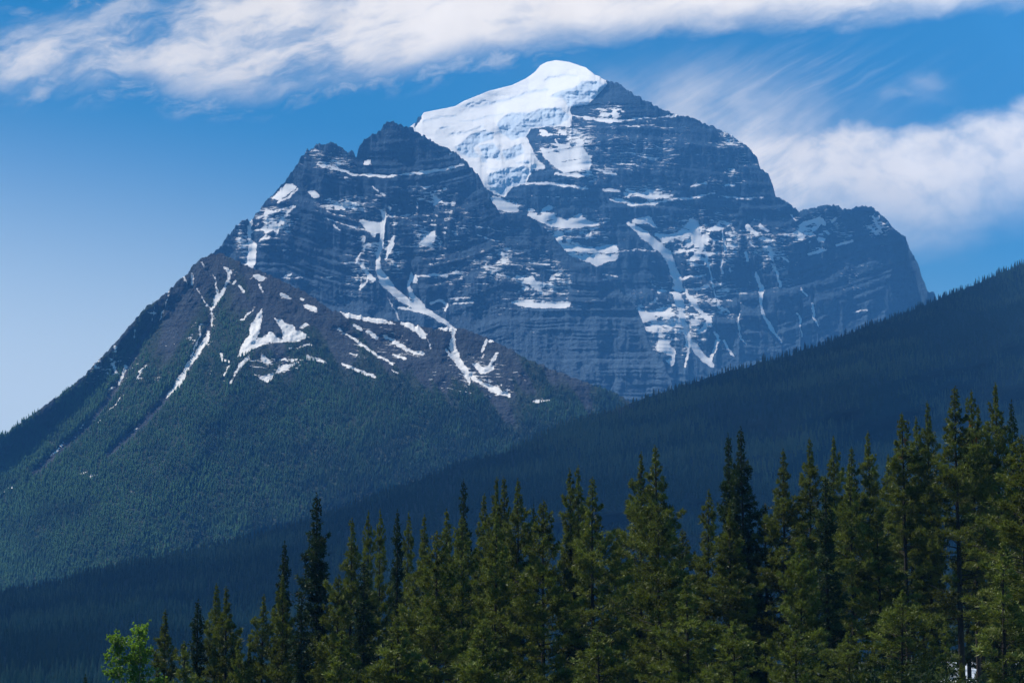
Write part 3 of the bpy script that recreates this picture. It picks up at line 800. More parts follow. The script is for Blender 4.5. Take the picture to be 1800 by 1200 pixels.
# ------------------------------------------------------------------ far forests (uncountable)
def forest(name, P0, H, Wd, mat, tiers, sides, label, tone):
    n = len(P0)
    r = np.random.default_rng(n)
    tv, tf = [], []
    lean = r.normal(0, .03, (n, 2))
    ang0 = r.random(n) * 6.28
    per = tiers * (sides + 1)
    V = np.zeros((n, per, 3), np.float32)
    for k in range(tiers):
        zb = .06 + .94 * k / tiers * .86
        zt = min(1.0, zb + .94 / tiers * 1.5) if k < tiers - 1 else 1.0
        rad = (1 - zb) ** .85
        o = k * (sides + 1)
        for s in range(sides):
            a = ang0 + 6.2832 * s / sides + .5 * k
            rr = rad * Wd * .5 * (.65 + .7 * r.random(n))
            V[:, o + s, 0] = P0[:, 0] + np.cos(a) * rr
            V[:, o + s, 1] = P0[:, 1] + np.sin(a) * rr
            V[:, o + s, 2] = P0[:, 2] + H * (zb + .05 * (r.random(n) - .5))
        V[:, o + sides, 0] = P0[:, 0] + lean[:, 0] * H * zt
        V[:, o + sides, 1] = P0[:, 1] + lean[:, 1] * H * zt
        V[:, o + sides, 2] = P0[:, 2] + H * zt
        for s in range(sides):
            tf.append((o + s, o + (s + 1) % sides, o + sides))
    tf = np.array(tf)
    Fc = (np.arange(n)[:, None, None] * per + tf[None]).reshape(-1, 3)
    ft = np.repeat(tone, len(tf))
    me = mesh_from(name, V.reshape(-1, 3), Fc, mat, False, None, {'tone': ft})
    o = link(name, me)
    return tag(o, label, 'forest', kind='stuff')


def bil(arr, r, c):
    i = np.clip(r.astype(int), 0, arr.shape[0] - 2); j = np.clip(c.astype(int), 0, arr.shape[1] - 2)
    fr = (r - i); fc = (c - j)
    if arr.ndim == 3: fr = fr[:, None]; fc = fc[:, None]
    return (arr[i, j] * (1 - fc) + arr[i, j + 1] * fc) * (1 - fr) + (arr[i + 1, j] * (1 - fc) + arr[i + 1, j + 1] * fc) * fr


n = 300000
VD3, YD = D.V3, D.Yq
cc = rng.random(n) * (D.nc - 1); rr = rng.random(n) * (D.nr - 1)
p = bil(VD3, rr, cc); yq = bil(YD, rr, cc)
dY = np.gradient(YD, axis=0)
area = np.abs(bil(dY, rr, cc)) * yq / F * D.dx
keep = rng.random(n) < area / 46.0 * (D.nc * D.nr) / n * 1.0
p = p[keep]
grove = fbm(p[:, 0] / 90, p[:, 1] / 130, 301, 4)
keep2 = rng.random(len(p)) < .55 + .9 * sstep(grove, .3, .6)
p = p[keep2]; grove = grove[keep2]
n = len(p)
h = (7.5 + 8.0 * rng.random(n) ** 1.6) * (.72 + .55 * grove)
p[:, 2] -= .4
band = fbm(p[:, 0] / 420 + p[:, 1] / 900, p[:, 1] / 260, 305, 3)
tone = np.clip((grove - .5) * 1.6 + (band - .5) * 2.8 + .22 + .7 * (rng.random(n) - .5), 0, 1)
forest('forest', p, h, h * (.24 + .1 * rng.random(n)), MAT_FOREST, 3, 5, 'dense dark conifer forest covering the long ridge', tone)
print('ridge trees', n)

n = 150000
VC3 = C.V3
cc = rng.random(n) * (C.nc - 1); rr = rng.random(n) * (C.nr - 1)
pyq = bil(C.QY, rr, cc); pxq = bil(C.PX, rr, cc)
w = bil(C.res(woods.astype(float)), rr, cc)
keep = (rng.random(n) < w * .62) & (pyq < np.interp(pxq, [p_[0] for p_ in SKY_D], [p_[1] for p_ in SKY_D]) + 25)
p = bil(VC3, rr, cc)[keep]; w = w[keep]
n = len(p)
h = (6.0 + 8.0 * rng.random(n) ** 1.4) * (.45 + .65 * w) * (.75 + .55 * fbm(p[:, 0] / 60, p[:, 2] / 45, 315, 3))
p[:, 2] -= .5
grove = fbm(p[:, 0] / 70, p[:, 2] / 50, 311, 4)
tone = np.clip((grove - .5) * 1.7 + .14 + .60 * sstep(-p[:, 0], 150, 950) + .22 * sstep(p[:, 2], 350, 700) + .16 * (rng.random(n) - .5), 0, 1)  # sunlit left and upper flank, cloud-shaded rest: painted into the tree tone
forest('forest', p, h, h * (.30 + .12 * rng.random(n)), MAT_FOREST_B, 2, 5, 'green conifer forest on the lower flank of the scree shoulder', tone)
print('flank trees', n)


# ------------------------------------------------------------------ ground and river
def ground_z(x, y):
    """slopes down to the left in the wood; deep valley floor beyond it"""
    px = 900 + F * x / np.maximum(y, 60.0)
    near = -13.0 * (1 - np.clip((px - 250) / 1400, 0, 1))
    near = near * sstep(y, 25, 95)
    far = sstep(y, 370, 640)
    riv = np.exp(-((px - 1765) / 165) ** 4) * sstep(y, 88, 125) * (1 - sstep(y, 322, 345))
    z = near * (1 - far) - 30.0 * far
    return z * (1 - riv) + (-1.9) * riv


gx = np.concatenate([np.linspace(-6500, -260, 24), np.linspace(-250, 250, 120), np.linspace(260, 6500, 24)])
gy = np.concatenate([np.linspace(-280, 0, 6), np.linspace(8, 700, 140), np.linspace(760, 11500, 30)])
GX, GY = np.meshgrid(gx, gy)
GZ = ground_z(GX, GY) + .25 * (fbm(GX / 9, GY / 9, 401) - .5) * (GY < 600)
me = mesh_from('ground', np.stack([GX, GY, GZ], -1).reshape(-1, 3), grid_faces(len(gy), len(gx)), MAT_GROUND, True)
tag(link('ground', me), 'dark grassy forest ground under the trees', 'ground', kind='structure')

m, nb = new_mat('glinting_water')
geo = nb.n('ShaderNodeNewGeometry')
sp = nb.n('ShaderNodeSeparateXYZ'); nb.put(sp.inputs[0], geo.outputs['Position'])
q = nb.vec(nb.m('MULTIPLY', sp.outputs[0], .9), nb.m('MULTIPLY_ADD', sp.outputs[1], .055, nb.m('MULTIPLY', sp.outputs[0], .25)), 0.)
rip = nb.noise(q, 1.0, 3, .55, .6)
p_ = nb.n('ShaderNodeBsdfPrincipled')
nb.put(p_.inputs['Base Color'], nb.mix(nb.smooth(rip, .44, .52), (.05, .06, .06), (.85, .86, .87)))  # sun glitter on the ripples, painted in as white streaks
p_.inputs['Roughness'].default_value = .35
nb.put(p_.inputs['Normal'], bump(nb, rip, .6, .2))
finish(nb, p_.outputs[0])
rows = []
for y in np.linspace(136, 336, 60):
    xa = (1618 - 900) / F * y; xb = (1905 - 900) / F * y
    xs = np.linspace(xa, xb, 24)
    rows.append(np.stack([xs, 0 * xs + y, -1.05 + .08 * (fbm(xs / 2, xs * 0 + y / 5, 411) - .5)], -1))
me = mesh_from('river', np.concatenate(rows), grid_faces(60, 24), m, True)
tag(link('river', me), 'sunlit white rippled water glimpsed between the trunks at the lower right', 'river', kind='structure')


# ------------------------------------------------------------------ foreground trees
def tube(pts, rad, sides=6):
    pts = np.asarray(pts, float); nP = len(pts)
    v = []
    for i in range(nP):
        d = pts[min(i + 1, nP - 1)] - pts[max(i - 1, 0)]
        d = d / (np.linalg.norm(d) + 1e-9)
        a = np.cross(d, (0.31, .95, .05)); a /= np.linalg.norm(a) + 1e-9
        bq = np.cross(d, a)
        for s in range(sides):
            t = 6.2832 * s / sides
            v.append(pts[i] + rad[i] * (cos(t) * a + sin(t) * bq))
    f = []
    for i in range(nP - 1):
        for s in range(sides):
            a0 = i * sides + s; a1 = i * sides + (s + 1) % sides
            f.append((a0, a1, a1 + sides, a0 + sides))
    return np.array(v), np.array(f)


class Wood:
    def __init__(self): self.v = []; self.f = []; self.n = 0
    def add(self, pts, rad, sides):
        v, f = tube(pts, rad, sides)
        self.v.append(v); self.f.append(f + self.n); self.n += len(v)
    def mesh(self, name, mat):
        return mesh_from(name, np.concatenate(self.v), np.concatenate(self.f), mat, True)


def blades(Cn, Ax, k, ln, wd, spread, up, r, tone, scl=None):
    """needle blades: k thin triangles from each tuft centre"""
    n = len(Cn)
    scl = np.ones(n) if scl is None else scl
    c = np.repeat(Cn, k, 0); a = np.repeat(Ax, k, 0)
    d = r.normal(size=(n * k, 3)); d /= np.linalg.norm(d, axis=1)[:, None]
    d = a * (1 - spread) + d * spread + np.array([0, 0, up])
    d /= np.linalg.norm(d, axis=1)[:, None]
    s = np.cross(d, r.normal(size=(n * k, 3))); s /= np.linalg.norm(s, axis=1)[:, None] + 1e-9
    L = (ln * np.repeat(scl, k) * (.65 + .7 * r.random(n * k)))[:, None]
    w_ = wd * (.7 + .6 * r.random(n * k))[:, None]
    c = c + r.normal(0, ln * .12, (n * k, 3)) * np.repeat(scl, k)[:, None]
    V = np.stack([c + s * w_ * .35, c + d * L * .45 + s * w_ * .5, c + d * L, c + d * L * .45 - s * w_ * .5], 1)
    Fc = np.arange(n * k * 4).reshape(-1, 4)
    tn = np.repeat(tone, k) + .16 * (r.random(n * k) - .5)
    return V.reshape(-1, 3), Fc, tn


def conifer(seed, kind, H, z0, rmax, nbr, ln, wd, k, dead=0.0, top_heavy=0.0):
    r = np.random.default_rng(seed)
    wood = Wood()
    bend = r.normal(0, .012, 2)
    zz = np.linspace(0, H, 12)
    sway = np.cumsum(r.normal(0, .03, (12, 2)), 0) * (H / 18)
    tp = np.stack([bend[0] * zz + sway[:, 0] * .5, bend[1] * zz + sway[:, 1] * .5, zz], 1)
    tr = .0105 * H * (1 - zz / H) ** .85 + .012
    wood.add(tp, tr, 8)
    trunk = lambda z: np.array([np.interp(z, zz, tp[:, 0]), np.interp(z, zz, tp[:, 1]), z])
    C_, A_, Tn = [], [], []
    side_gap = r.random() * 6.28
    lumps = r.random(40)
    for i in range(nbr):
        f = (i + r.random() * .8) / nbr
        z = z0 * H + (1 - (1 - f) ** 1.08) * (H * .985 - z0 * H)
        t = (z / H - z0) / (1 - z0)
        az = i * 2.399 + r.normal(0, .5)
        lump = max(.35, .50 + .85 * lumps[int(t * 15) % 40] * (.4 + .9 * lumps[int((az % 6.28) * 3) % 40]) + .20 * r.normal())
        if kind == 'spruce':
            L = rmax * (.06 + (1 - t) ** .86) * lump * (.8 + .2 * min(1, t * 8 + .3))
            el = radians(-22 + 48 * t ** 1.5 + r.normal(0, 6)); curl = .22
        else:
            prof = min(1.0, (1 - t) * 1.55 + .035) * (.72 + .28 * min(1, t * 5 + .1))
            if top_heavy: prof *= (1 - top_heavy) + top_heavy * sstep(np.array(t), .2, .6)
            L = rmax * prof * lump
            el = radians(-8 + 50 * t ** 1.3 + r.normal(0, 9)); curl = .42
        L = max(L, .07 + .10 * min(1, (1 - t) * 8))
        gone = (kind != 'spruce' and t < .35 and r.random() < .28)
        p0 = trunk(z)
        dh = np.array([cos(az), sin(az), 0])
        ns = 6
        ss = np.linspace(0, 1, ns)
        pts = np.array([p0 + dh * (L * s * cos(el)) + np.array([0, 0, L * (s * sin(el) + curl * s ** 2.2 * .6)]) for s in ss])
        pts[1:] += r.normal(0, .02 * L, (ns - 1, 3))
        rb = .012 + .011 * L
        wood.add(pts[[0, 2, 5]], [rb, rb * .6, rb * .2], 3)
        if gone: continue
        dens = 15 if kind != 'spruce' else 18
        nt = max(3, int(dens * L))
        tone_b = (r.random() * .35 if r.random() < .45 else .4 + .55 * r.random())
        is_dead = dead and r.random() < dead and t > .55
        for _ in range(nt):
            s = .25 + .77 * r.random() ** .55 if kind != 'spruce' else .08 + .92 * r.random()
            q0 = np.array([np.interp(s, ss, pts[:, j]) for j in range(3)])
            ax = (pts[min(ns - 1, int(s * 5) + 1)] - pts[int(s * 4.99)]); ax /= np.linalg.norm(ax) + 1e-9
            sd = np.cross(ax, (0, 0, 1)); sd /= np.linalg.norm(sd) + 1e-9
            lat = r.normal(0, .20 * L * (1.1 - .75 * s) + .05)
            q1 = q0 + sd * lat + np.array([0, 0, (abs(lat) * (.25 if kind != 'spruce' else -.28)) + r.normal(0, .05)])
            a2 = ax + sd * np.sign(lat) * .8 * r.random() + np.array([0, 0, .35 if kind != 'spruce' else -.1])
            C_.append(q1); A_.append(a2 / np.linalg.norm(a2))
            Tn.append(1.5 if is_dead else tone_b + .3 * (r.random() - .3))
    for zt in np.linspace(H * .93, H * 1.0, 9):     # leader
        C_.append(trunk(min(zt, H)) + r.normal(0, .012, 3)); A_.append(np.array([0, 0, 1.])); Tn.append(.5)
    V, Fc, tn = blades(np.array(C_), np.array(A_), k, ln, wd, .55 if kind != 'spruce' else .5, .10 if kind != 'spruce' else 0, r, np.array(Tn), np.clip(.30 + .70 * (H - np.array(C_)[:, 2]) / (.20 * H), .28, 1))
    return wood, V, Fc, tn


PROTO = {}


def make_proto(key, kind, mat, H, **kw):
    wood, V, Fc, tn = conifer(kw.pop('seed'), kind, H, **kw)
    tipxy = wood.v[0][-8:, :2].mean(0)
    PROTO[key] = (H, tipxy, wood.mesh('trunk', MAT_BARK), mesh_from('crown', V, Fc, mat, False, None, {'tone': tn}))


for i, (z0, rm, nb_, th, dd) in enumerate([(.24, 2.15, 150, 0, 0), (.30, 1.75, 140, 0, 0), (.16, 2.6, 170, 0, 0), (.34, 1.55, 120, .35, 0), (.28, 1.9, 140, .2, 0), (.20, 1.95, 160, 0, 0), (.30, 1.8, 140, .2, .06)]):
    make_proto('pine%d' % i, 'pine', MAT_PINE, 18.0, seed=500 + i, z0=z0, rmax=rm, nbr=nb_, ln=.27, wd=.048, k=12, dead=dd, top_heavy=th)
for i, (z0, rm, nb_) in enumerate([(.05, 2.2, 210), (.08, 1.6, 200), (.12, 1.9, 170)]):
    make_proto('spruce%d' % i, 'spruce', MAT_SPRUCE, 18.0, seed=600 + i, z0=z0, rmax=rm, nbr=nb_, ln=.26, wd=.06, k=8)
for i, (rm, nb_) in enumerate([(1.25, 95), (1.0, 80), (1.45, 100)]):
    make_proto('young%d' % i, 'pine', MAT_YOUNG, 6.0, seed=700 + i, z0=.04, rmax=rm, nbr=nb_, ln=.20, wd=.034, k=11)

for i, (rm, nb_) in enumerate([(1.9, 120), (1.6, 105), (2.2, 125)]):
    make_proto('mid%d' % i, 'pine', MAT_YOUNG, 11.0, seed=740 + i, z0=.06, rmax=rm, nbr=nb_, ln=.26, wd=.046, k=11)

NAMES = {'pine': 'pine_tree', 'spruce': 'spruce_tree', 'young': 'young_pine_tree'}


def plant(key, px, py, d, width, label, group=None):
    """a tree whose top stands in the direction of (px, py) at distance d, rooted in the ground; width scales its crown"""
    x = float(u_of(px, py) * d); zt = float(m_of(py) * d) + EYE
    zg = float(ground_z(np.array([x]), np.array([float(d)]))[0]) - .15
    Ht = zt - zg
    Hp, tip, me_t, me_c = PROTO[key.replace('young', 'mid') if Ht > 7.5 else key]
    kind = key.rstrip('0123456789')
    o = bpy.data.objects.new(NAMES[kind], None)
    COL.objects.link(o)
    sz = Ht / Hp
    sxy = width * (sz * .5 + .5 if kind != 'young' else sz)
    o.scale = (sxy, sxy, sz)
    az = random.random() * 6.28
    o.rotation_euler = (0, 0, az)
    dx_ = (tip[0] * cos(az) - tip[1] * sin(az)) * sxy
    o.location = (x - dx_, d, zg)
    tag(o, label, 'tree', group)
    link('trunk', me_t, o); link('crown', me_c, o)
    return o


TREES = [
 # key, px, py, distance, width, label
 ('spruce1', 150, 1184, 140, .8, 'tiny conifer tip poking up left of the bright green aspen'),
 ('pine1', 290, 1071, 142, .85, 'dark narrow conifer just right of the bright green aspen'),
 ('young1', 323, 1128, 128, 1.0, 'low thin scraggly pine between the aspen neighbour and the next tall conifer'),
 ('spruce1', 348, 1052, 140, .95, 'dark pointed conifer left of the close twin pines'),
 ('pine1', 381, 1025, 144, .85, 'left one of two pines grown tightly together at the lower left'),
 ('pine5', 399, 1031, 140, .9, 'right one of two pines grown tightly together at the lower left'),
 ('pine3', 420, 1120, 130, .8, 'short bushy pine in the gap right of the twin pines'),
 ('pine1', 464, 1044, 150, .9, 'bluish green pine standing behind left of the narrow olive pine'),
 ('pine5', 496, 1011, 138, .85, 'narrow olive pine in front of the dark pointed spruce'),
 ('spruce1', 500, 950, 150, .9, 'dark pointed spruce rising behind the narrow olive pine'),
 ('spruce0', 557, 867, 145, 1.05, 'tallest dark spruce spire at the left end of the wood'),
 ('pine4', 619, 911, 142, .9, 'yellowish loose pine just right of the tall dark spruce spire'),
 ('pine3', 647, 897, 150, .62, 'left one of two slim bare-stemmed pines with tufted tops'),
 ('pine3', 669, 895, 152, .62, 'right one of two slim bare-stemmed pines with tufted tops'),
 ('spruce1', 699, 895, 155, .75, 'slim dark spruce right of the two tufted bare-stemmed pines'),
 ('pine3', 719, 899, 160, .6, 'thin airy pine between the slim dark spruce and a flat-topped pine'),
 ('pine0', 746, 905, 158, .8, 'flat-topped pine behind the broad olive pine'),
 ('pine2', 768, 934, 124, 1.0, 'broad olive pine with spreading branches reaching to the frame bottom'),
 ('young2', 700, 1085, 112, 1.3, 'low pale olive pine at the feet of the broad olive pine'),
 ('pine0', 785, 895, 150, .9, 'rounded pine top behind the broad olive pine'),
 ('spruce2', 815, 842, 160, .62, 'slender pointed conifer rising alone above the middle pines'),
 ('pine2', 812, 908, 135, .75, 'olive pine directly below the slender pointed conifer'),
 ('pine0', 851, 868, 158, .8, 'shorter pine left of the double-tipped middle pine'),
 ('pine5', 873, 838, 152, .75, 'left tip of the double pine in the middle of the wood'),
 ('pine0', 886, 838, 150, .75, 'right tip of the double pine in the middle of the wood'),
 ('pine1', 910, 841, 148, .9, 'pointed pine right of the double pine in the middle'),
 ('pine5', 873, 900, 128, .85, 'olive pine in front of the double pine, with a dark straight stem'),
 ('spruce1', 938, 886, 160, .65, 'thin dark spruce squeezed behind the straight-stemmed olive pine'),
 ('pine2', 955, 880, 122, .85, 'big olive pine whose dark straight trunk shows down to the frame bottom'),
 ('pine3', 1001, 824, 150, .85, 'left half of the blunt-topped pine pair in the middle'),
 ('pine4', 1016, 819, 152, .8, 'right half of the blunt-topped pine pair in the middle'),
 ('pine0', 1041, 839, 138, .95, 'full pine with deep shade down its right side'),
 ('pine1', 1127, 794, 150, .85, 'slightly lower left neighbour of the tall bushy middle pine'),
 ('pine0', 1152, 783, 142, 1.05, 'tall bushy pine standing highest between the middle and the dark spruce pair'),
 ('pine2', 1158, 885, 120, .85, 'wide olive pine in front of the tall bushy pine'),
 ('young0', 1207, 1012, 108, 1.25, 'young olive pine low in front of the gap beside the tall bushy pine'),
 ('pine3', 1246, 860, 145, .85, 'thin airy pine left of the dark spruce pair'),
 ('spruce0', 1280, 762, 152, .8, 'left and shorter tree of the dark spruce pair'),
 ('spruce0', 1303, 750, 150, .95, 'right and taller tree of the dark spruce pair'),
 ('pine5', 1284, 880, 124, .9, 'grey olive pine in front of the dark spruce pair'),
 ('pine0', 1376, 790, 148, .9, 'round-shouldered pine right of the dark spruce pair'),
 ('pine1', 1422, 769, 150, .85, 'first sharp pine top right of the round-shouldered pine'),
 ('pine5', 1464, 768, 148, .85, 'second sharp pine top right of the round-shouldered pine'),
 ('pine0', 1496, 786, 152, .8, 'lower blunt pine behind the dark cone-shaped tree'),
 ('pine1', 1526, 757, 152, .8, 'tall narrow pine right of the lower blunt pine'),
 ('spruce2', 1450, 836, 128, .95, 'dark cone-shaped conifer in front of the sharp pine tops'),
 ('pine0', 1493, 815, 135, .8, 'olive pine beside the dark cone-shaped conifer'),
 ('young2', 1407, 940, 108, .85, 'taller young olive pine in front of the dark cone-shaped conifer'),
 ('young0', 1398, 1108, 92, 1.35, 'small bright olive pine at the frame bottom below the taller young pine'),
 ('pine6', 1585, 725, 140, .9, 'pine with a rusty dead tip on its left side'),
 ('pine3', 1609, 733, 150, .75, 'thin pine between the rusty-tipped pine and the slanting pine top'),
 ('pine1', 1629, 705, 150, .75, 'pine with a slightly slanting top left of the tallest pine'),
 ('pine0', 1677, 680, 138, 1.05, 'tallest pine at the right, its bare dark trunk reaching the white water'),
 ('pine6', 1707, 686, 146, .75, 'slim pine with orange dead twigs close right of the tallest pine'),
 ('pine1', 1719, 712, 150, .8, 'shorter pine behind the orange-twigged pine'),
 ('pine5', 1752, 672, 146, .9, 'tall pine near the right frame edge'),
 ('spruce1', 1778, 702, 150, .75, 'narrow dark conifer behind the tall pine at the right frame edge'),
 ('pine2', 1796, 765, 104, 1.05, 'big spreading olive pine cut off by the right frame edge'),
 ('young1', 1762, 955, 96, 1.3, 'slender young pine in front of the big spreading pine at the right frame edge'),
 ('young2', 1586, 1038, 100, 1.2, 'cone-shaped young pine left of the white water'),
 ('young1', 1662, 1086, 112, 1.0, 'small sapling standing in front of the white water'),
 ('young1', 1628, 1152, 104, 1.0, 'tiny sapling at the left edge of the white water'),
 ('young0', 1690, 1164, 104, 1.1, 'tiny sapling at the foot of the tallest pine'),
 # second rank in the shade
 ('pine5', 1560, 800, 158, .9, 'shaded pine filling the gap left of the rusty-tipped pine'),
 ('pine2', 1345, 885, 150, .9, 'shaded pine low between the dark spruce pair and the young olive pine'),
 ('pine2', 1600, 850, 150, .9, 'shaded broad pine below the rusty-tipped pine'),
 ('pine5', 1540, 890, 135, .95, 'olive pine standing low between the dark cone and the cone-shaped young pine'),
 ('spruce0', 1740, 800, 152, .8, 'dark conifer in the shade behind the big spreading pine'),
 ('pine0', 1085, 930, 150, 1.0, 'shaded pine in the gap below the tall bushy pine and the full pine'),
 ('pine2', 1200, 930, 150, .8, 'shaded pine behind the low young olive pine'),
 ('spruce2', 1000, 930, 150, .95, 'dark conifer in the shade behind the straight-trunked olive pine'),
 ('spruce2', 905, 960, 150, .95, 'dark conifer in the shade between the two straight-stemmed olive pines'),
 ('spruce2', 640, 985, 135, .95, 'dark green conifer low below the yellowish loose pine'),
 ('pine2', 595, 1010, 130, .8, 'shaded olive tree at the right foot of the tall dark spruce spire'),
 ('spruce2', 530, 1040, 128, .9, 'dark green conifer at the left foot of the tall dark spruce spire'),
 ('pine5', 440, 1130, 140, .8, 'shaded low pine behind the short bushy pine'),
 ('young0', 600, 1110, 108, 1.2, 'low dark young pine at the frame bottom below the spruce spire'),
 ('young2', 850, 1090, 104, 1.3, 'low olive young pine at the frame bottom between the straight stems'),
 ('young2', 1050, 1100, 104, 1.3, 'low young pine at the frame bottom right of the big straight trunk'),
 ('young0', 1290, 1090, 104, 1.4, 'low pale young pine at the frame bottom below the grey olive pine'),
 ('young2', 1490, 1110, 100, 1.2, 'low shaded young pine at the frame bottom left of the cone-shaped one'),
 ('spruce0', 1640, 850, 176, .9, 'dark conifer deep in the shade left of the tallest pine trunk'),
 ('spruce2', 1695, 835, 180, .95, 'dark conifer deep in the shade just behind the tallest pine trunk'),
 ('spruce0', 1755, 870, 178, .9, 'low dark conifer deep in the shade behind the slender young pine'),
 ('spruce2', 1570, 930, 174, .9, 'dark conifer deep in the shade behind the cone-shaped young pine'),
 ('spruce0', 1470, 950, 172, .9, 'dark conifer deep in the shade behind the taller young olive pine'),
 ('spruce2', 1330, 960, 170, .9, 'dark conifer deep in the shade right of the grey olive pine'),
 ('spruce0', 1235, 975, 170, .9, 'dark conifer deep in the shade below the thin airy pine'),
 ('spruce2', 1120, 985, 170, .9, 'dark conifer deep in the shade below the tall bushy pine'),
 ('spruce0', 760, 1010, 168, .9, 'dark conifer deep in the shade behind the broad olive pine'),
 ('spruce2', 690, 1000, 168, .8, 'dark conifer deep in the shade below the two tufted bare-stemmed pines'),
]
random.seed(21)
for key, px, py, d, wdt, lab in TREES:
    plant(key, px, py, d, wdt, lab, 'conifers of the foreground wood')

# ---- low shrubs that close the forest floor
rs = np.random.default_rng(950)
n = 900
yy_ = 98 + 75 * rs.random(n); pxs = 230 + 1640 * rs.random(n)
xx_ = (pxs - 900) / F * yy_
okk = ~((pxs > 1640) & (pxs < 1716) & (rs.random(n) < .9)); xx_ = xx_[okk]; yy_ = yy_[okk]; n = len(xx_)
zz_ = ground_z(xx_, yy_)
hh_ = .7 + 1.3 * rs.random(n)
cen_ = np.repeat(np.stack([xx_, yy_, zz_], -1), 26, 0)
off = rs.normal(size=(n * 26, 3)); off /= np.linalg.norm(off, axis=1)[:, None]
off *= (rs.random(n * 26) ** .4)[:, None] * np.repeat(hh_, 26)[:, None]
off[:, 2] = np.abs(off[:, 2])
off[:, :2] *= .8
V, Fc, tn = blades(cen_ + off, off / np.linalg.norm(off, axis=1)[:, None], 5, .34, .09, .7, .2, rs, np.repeat(rs.random(n) * .5, 26))
tag(link('undergrowth', mesh_from('undergrowth', V, Fc, MAT_SPRUCE, False, None, {'tone': tn})), 'dark low shrubs covering the forest floor between the trunks', 'undergrowth', kind='stuff')

# ---- the bright aspen
r = np.random.default_rng(900)
d = 118.0
x0 = float(u_of(236, 1110) * d)
zg = float(ground_z(np.array([x0]), np.array([d]))[0]) - .15
Ht = float(m_of(1108) * d) + EYE - zg
root = bpy.data.objects.new('aspen_tree', None); COL.objects.link(root)
root.location = (x0, d, zg)
tag(root, 'bright fresh green leafy aspen, the only broadleaf tree, at the lower left', 'tree')
wood = Wood()
C_, A_, Tn = [], [], []
for lx, hh in ((-.75, .97), (.38, 1.0), (1.15, .82), (-1.35, .70), (.0, .88), (1.65, .62), (-1.55, .52), (.6, .74)):
    pts = np.array([(0, 0, 0), (lx * .12, .05, Ht * .35), (lx * .5, .1, Ht * .62), (lx * .9, r.normal(0, .3), Ht * (hh - .12)), (lx, r.normal(0, .3), Ht * hh)])
    wood.add(pts, [.12, .10, .07, .035, .01], 7)
    for _ in range(44):
        s = .34 + .66 * r.random() ** .8
        q0 = np.array([np.interp(s, np.linspace(0, 1, 5), pts[:, j]) for j in range(3)])
        az = r.random() * 6.28; L = (.35 + .75 * r.random()) * (1.25 - .6 * s)
        q1 = q0 + np.array([cos(az) * L, sin(az) * L, .35 * L + .2 * r.random()])
        wood.add(np.array([q0, (q0 + q1) / 2 + r.normal(0, .04, 3), q1]), [.022, .014, .005], 4)
        tb = r.random() * .5 + .2
        for _ in range(17):
            u_ = r.random() ** .6
            C_.append(q0 + (q1 - q0) * (.15 + .95 * u_) + r.normal(0, .15, 3)); A_.append(np.array([cos(az), sin(az), .3])); Tn.append(tb + .3 * (r.random() - .3))
V, Fc, tn = blades(np.array(C_), np.array(A_), 9, .10, .085, .8, -.1, r, np.array(Tn))
link('trunk', wood.mesh('trunk', MAT_PALE_BARK), root)
link('crown', mesh_from('crown', V, Fc, MAT_ASPEN, False, None, {'tone': tn}), root)

# ------------------------------------------------------------------ a cloud over the valley, up out of the frame: its shade lies on the ridge
m, nb = new_mat('cloud_white')
p_ = nb.n('ShaderNodeBsdfPrincipled')
geo = nb.n('ShaderNodeNewGeometry')
nb.put(p_.inputs['Base Color'], nb.mix(nb.noise(geo.outputs['Position'], .003, 4), (.80, .81, .83), (.90, .90, .91)))
p_.inputs['Roughness'].default_value = 1.0
tr = nb.n('ShaderNodeBsdfTransparent')
mx = nb.n('ShaderNodeMixShader')
mx.inputs[0].default_value = .82
nb.nt.links.new(tr.outputs[0], mx.inputs[1]); nb.nt.links.new(p_.outputs[0], mx.inputs[2])
finish(nb, mx.outputs[0])


def shade_of(ground_pts, zc):
    q = []
    for gx_, gy_, gz_ in ground_pts:
        k = (zc - gz_) / sdir.z
        q.append((gx_ + sdir.x * k, gy_ + sdir.y * k))
    return q


def on_ground(px, py, y):
    return (float(u_of(px, py) * y), y, float(m_of(py) * y) + EYE)


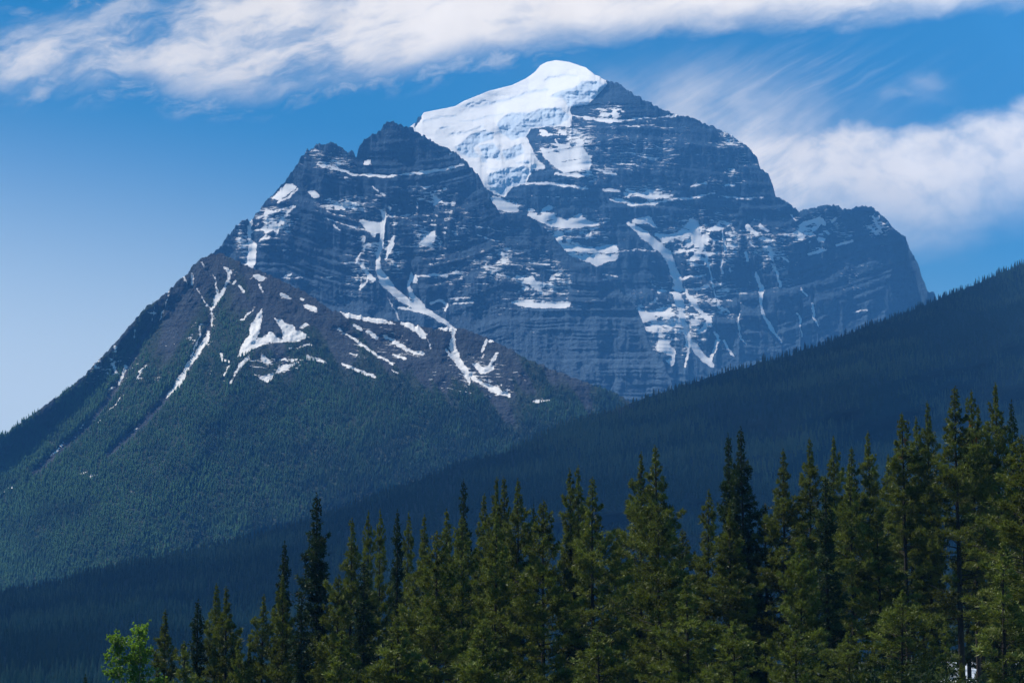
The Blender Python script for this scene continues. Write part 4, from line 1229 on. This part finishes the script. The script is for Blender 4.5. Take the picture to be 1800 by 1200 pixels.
ZC = 2900.0
rim = shade_of([on_ground(-150, 1000, 4300), on_ground(150, 925, 4800), on_ground(380, 790, 5050), on_ground(520, 715, 5200), on_ground(760, 700, 5150), on_ground(980, 720, 5000),
                on_ground(1150, 670, 3900), on_ground(1500, 555, 4300), on_ground(2000, 370, 4700), on_ground(2100, 900, 2600), on_ground(1900, 1150, 1200),
                on_ground(900, 1215, 950), on_ground(-300, 1215, 950), on_ground(-300, 1080, 2600)], ZC)
rim = np.array(rim)
th = np.linspace(0, 1, len(rim) + 1)
cxs = np.interp(np.linspace(0, 1, 160, endpoint=False), th, np.append(rim[:, 0], rim[0, 0]))
cys = np.interp(np.linspace(0, 1, 160, endpoint=False), th, np.append(rim[:, 1], rim[0, 1]))
cen = np.array([cxs.mean(), cys.mean()])
rows = []
for j, (sc_, zz_) in enumerate([(.02, 420), (.35, 400), (.6, 340), (.8, 250), (.93, 130), (1.0, 30), (.97, -20), (.8, -50), (.5, -60), (.02, -60)]):
    jx = 60 * (fbm(np.arange(160) / 6, np.zeros(160) + j * .4, 801, 4) - .5) * 2
    x_ = cen[0] + (cxs - cen[0]) * sc_ + jx * sc_; y_ = cen[1] + (cys - cen[1]) * sc_ + jx[::-1] * sc_
    z_ = ZC + zz_ + 160 * (fbm(x_ / 300, y_ / 300, 805, 4) - .5) * (1 if zz_ > 0 else .3)
    rows.append(np.stack([x_, y_, z_], -1))
i_ = np.arange(9)[:, None] * 160 + np.arange(160)[None]
j_ = np.arange(9)[:, None] * 160 + (np.arange(160)[None] + 1) % 160
me = mesh_from('cloud', np.concatenate(rows), np.stack([i_, j_, j_ + 160, i_ + 160], -1).reshape(-1, 4), m, True)
tag(link('cloud', me), 'white cloud high over the valley whose shade lies on the dark ridge', 'cloud', kind='stuff')

# ------------------------------------------------------------------ the blue air
m = bpy.data.materials.new('blue_air')
m.use_nodes = True
nb = NB(m.node_tree)
pv = nb.n('ShaderNodeVolumePrincipled')
pv.inputs['Color'].default_value = (.13, .45, 1.0, 1)
pv.inputs['Density'].default_value = 8.4e-5
pv.inputs['Anisotropy'].default_value = 0.0
o_ = nb.n('ShaderNodeOutputMaterial')
nb.nt.links.new(pv.outputs[0], o_.inputs['Volume'])
m.cycles.homogeneous_volume = True
bx = np.array([(x, y, z) for z in (-32.0, 2560.0) for y in (-300.0, 11600.0) for x in (-6600.0, 6600.0)])
fc = np.array([(0, 2, 3, 1), (4, 5, 7, 6), (0, 1, 5, 4), (2, 6, 7, 3), (0, 4, 6, 2), (1, 3, 7, 5)])
tag(link('haze', mesh_from('haze', bx, fc, m)), 'thin blue air that fades the far mountain', 'haze', kind='stuff')
print('max z', float(verts[:, 2].max()), 'y range', float(verts[:, 1].min()), float(verts[:, 1].max()))
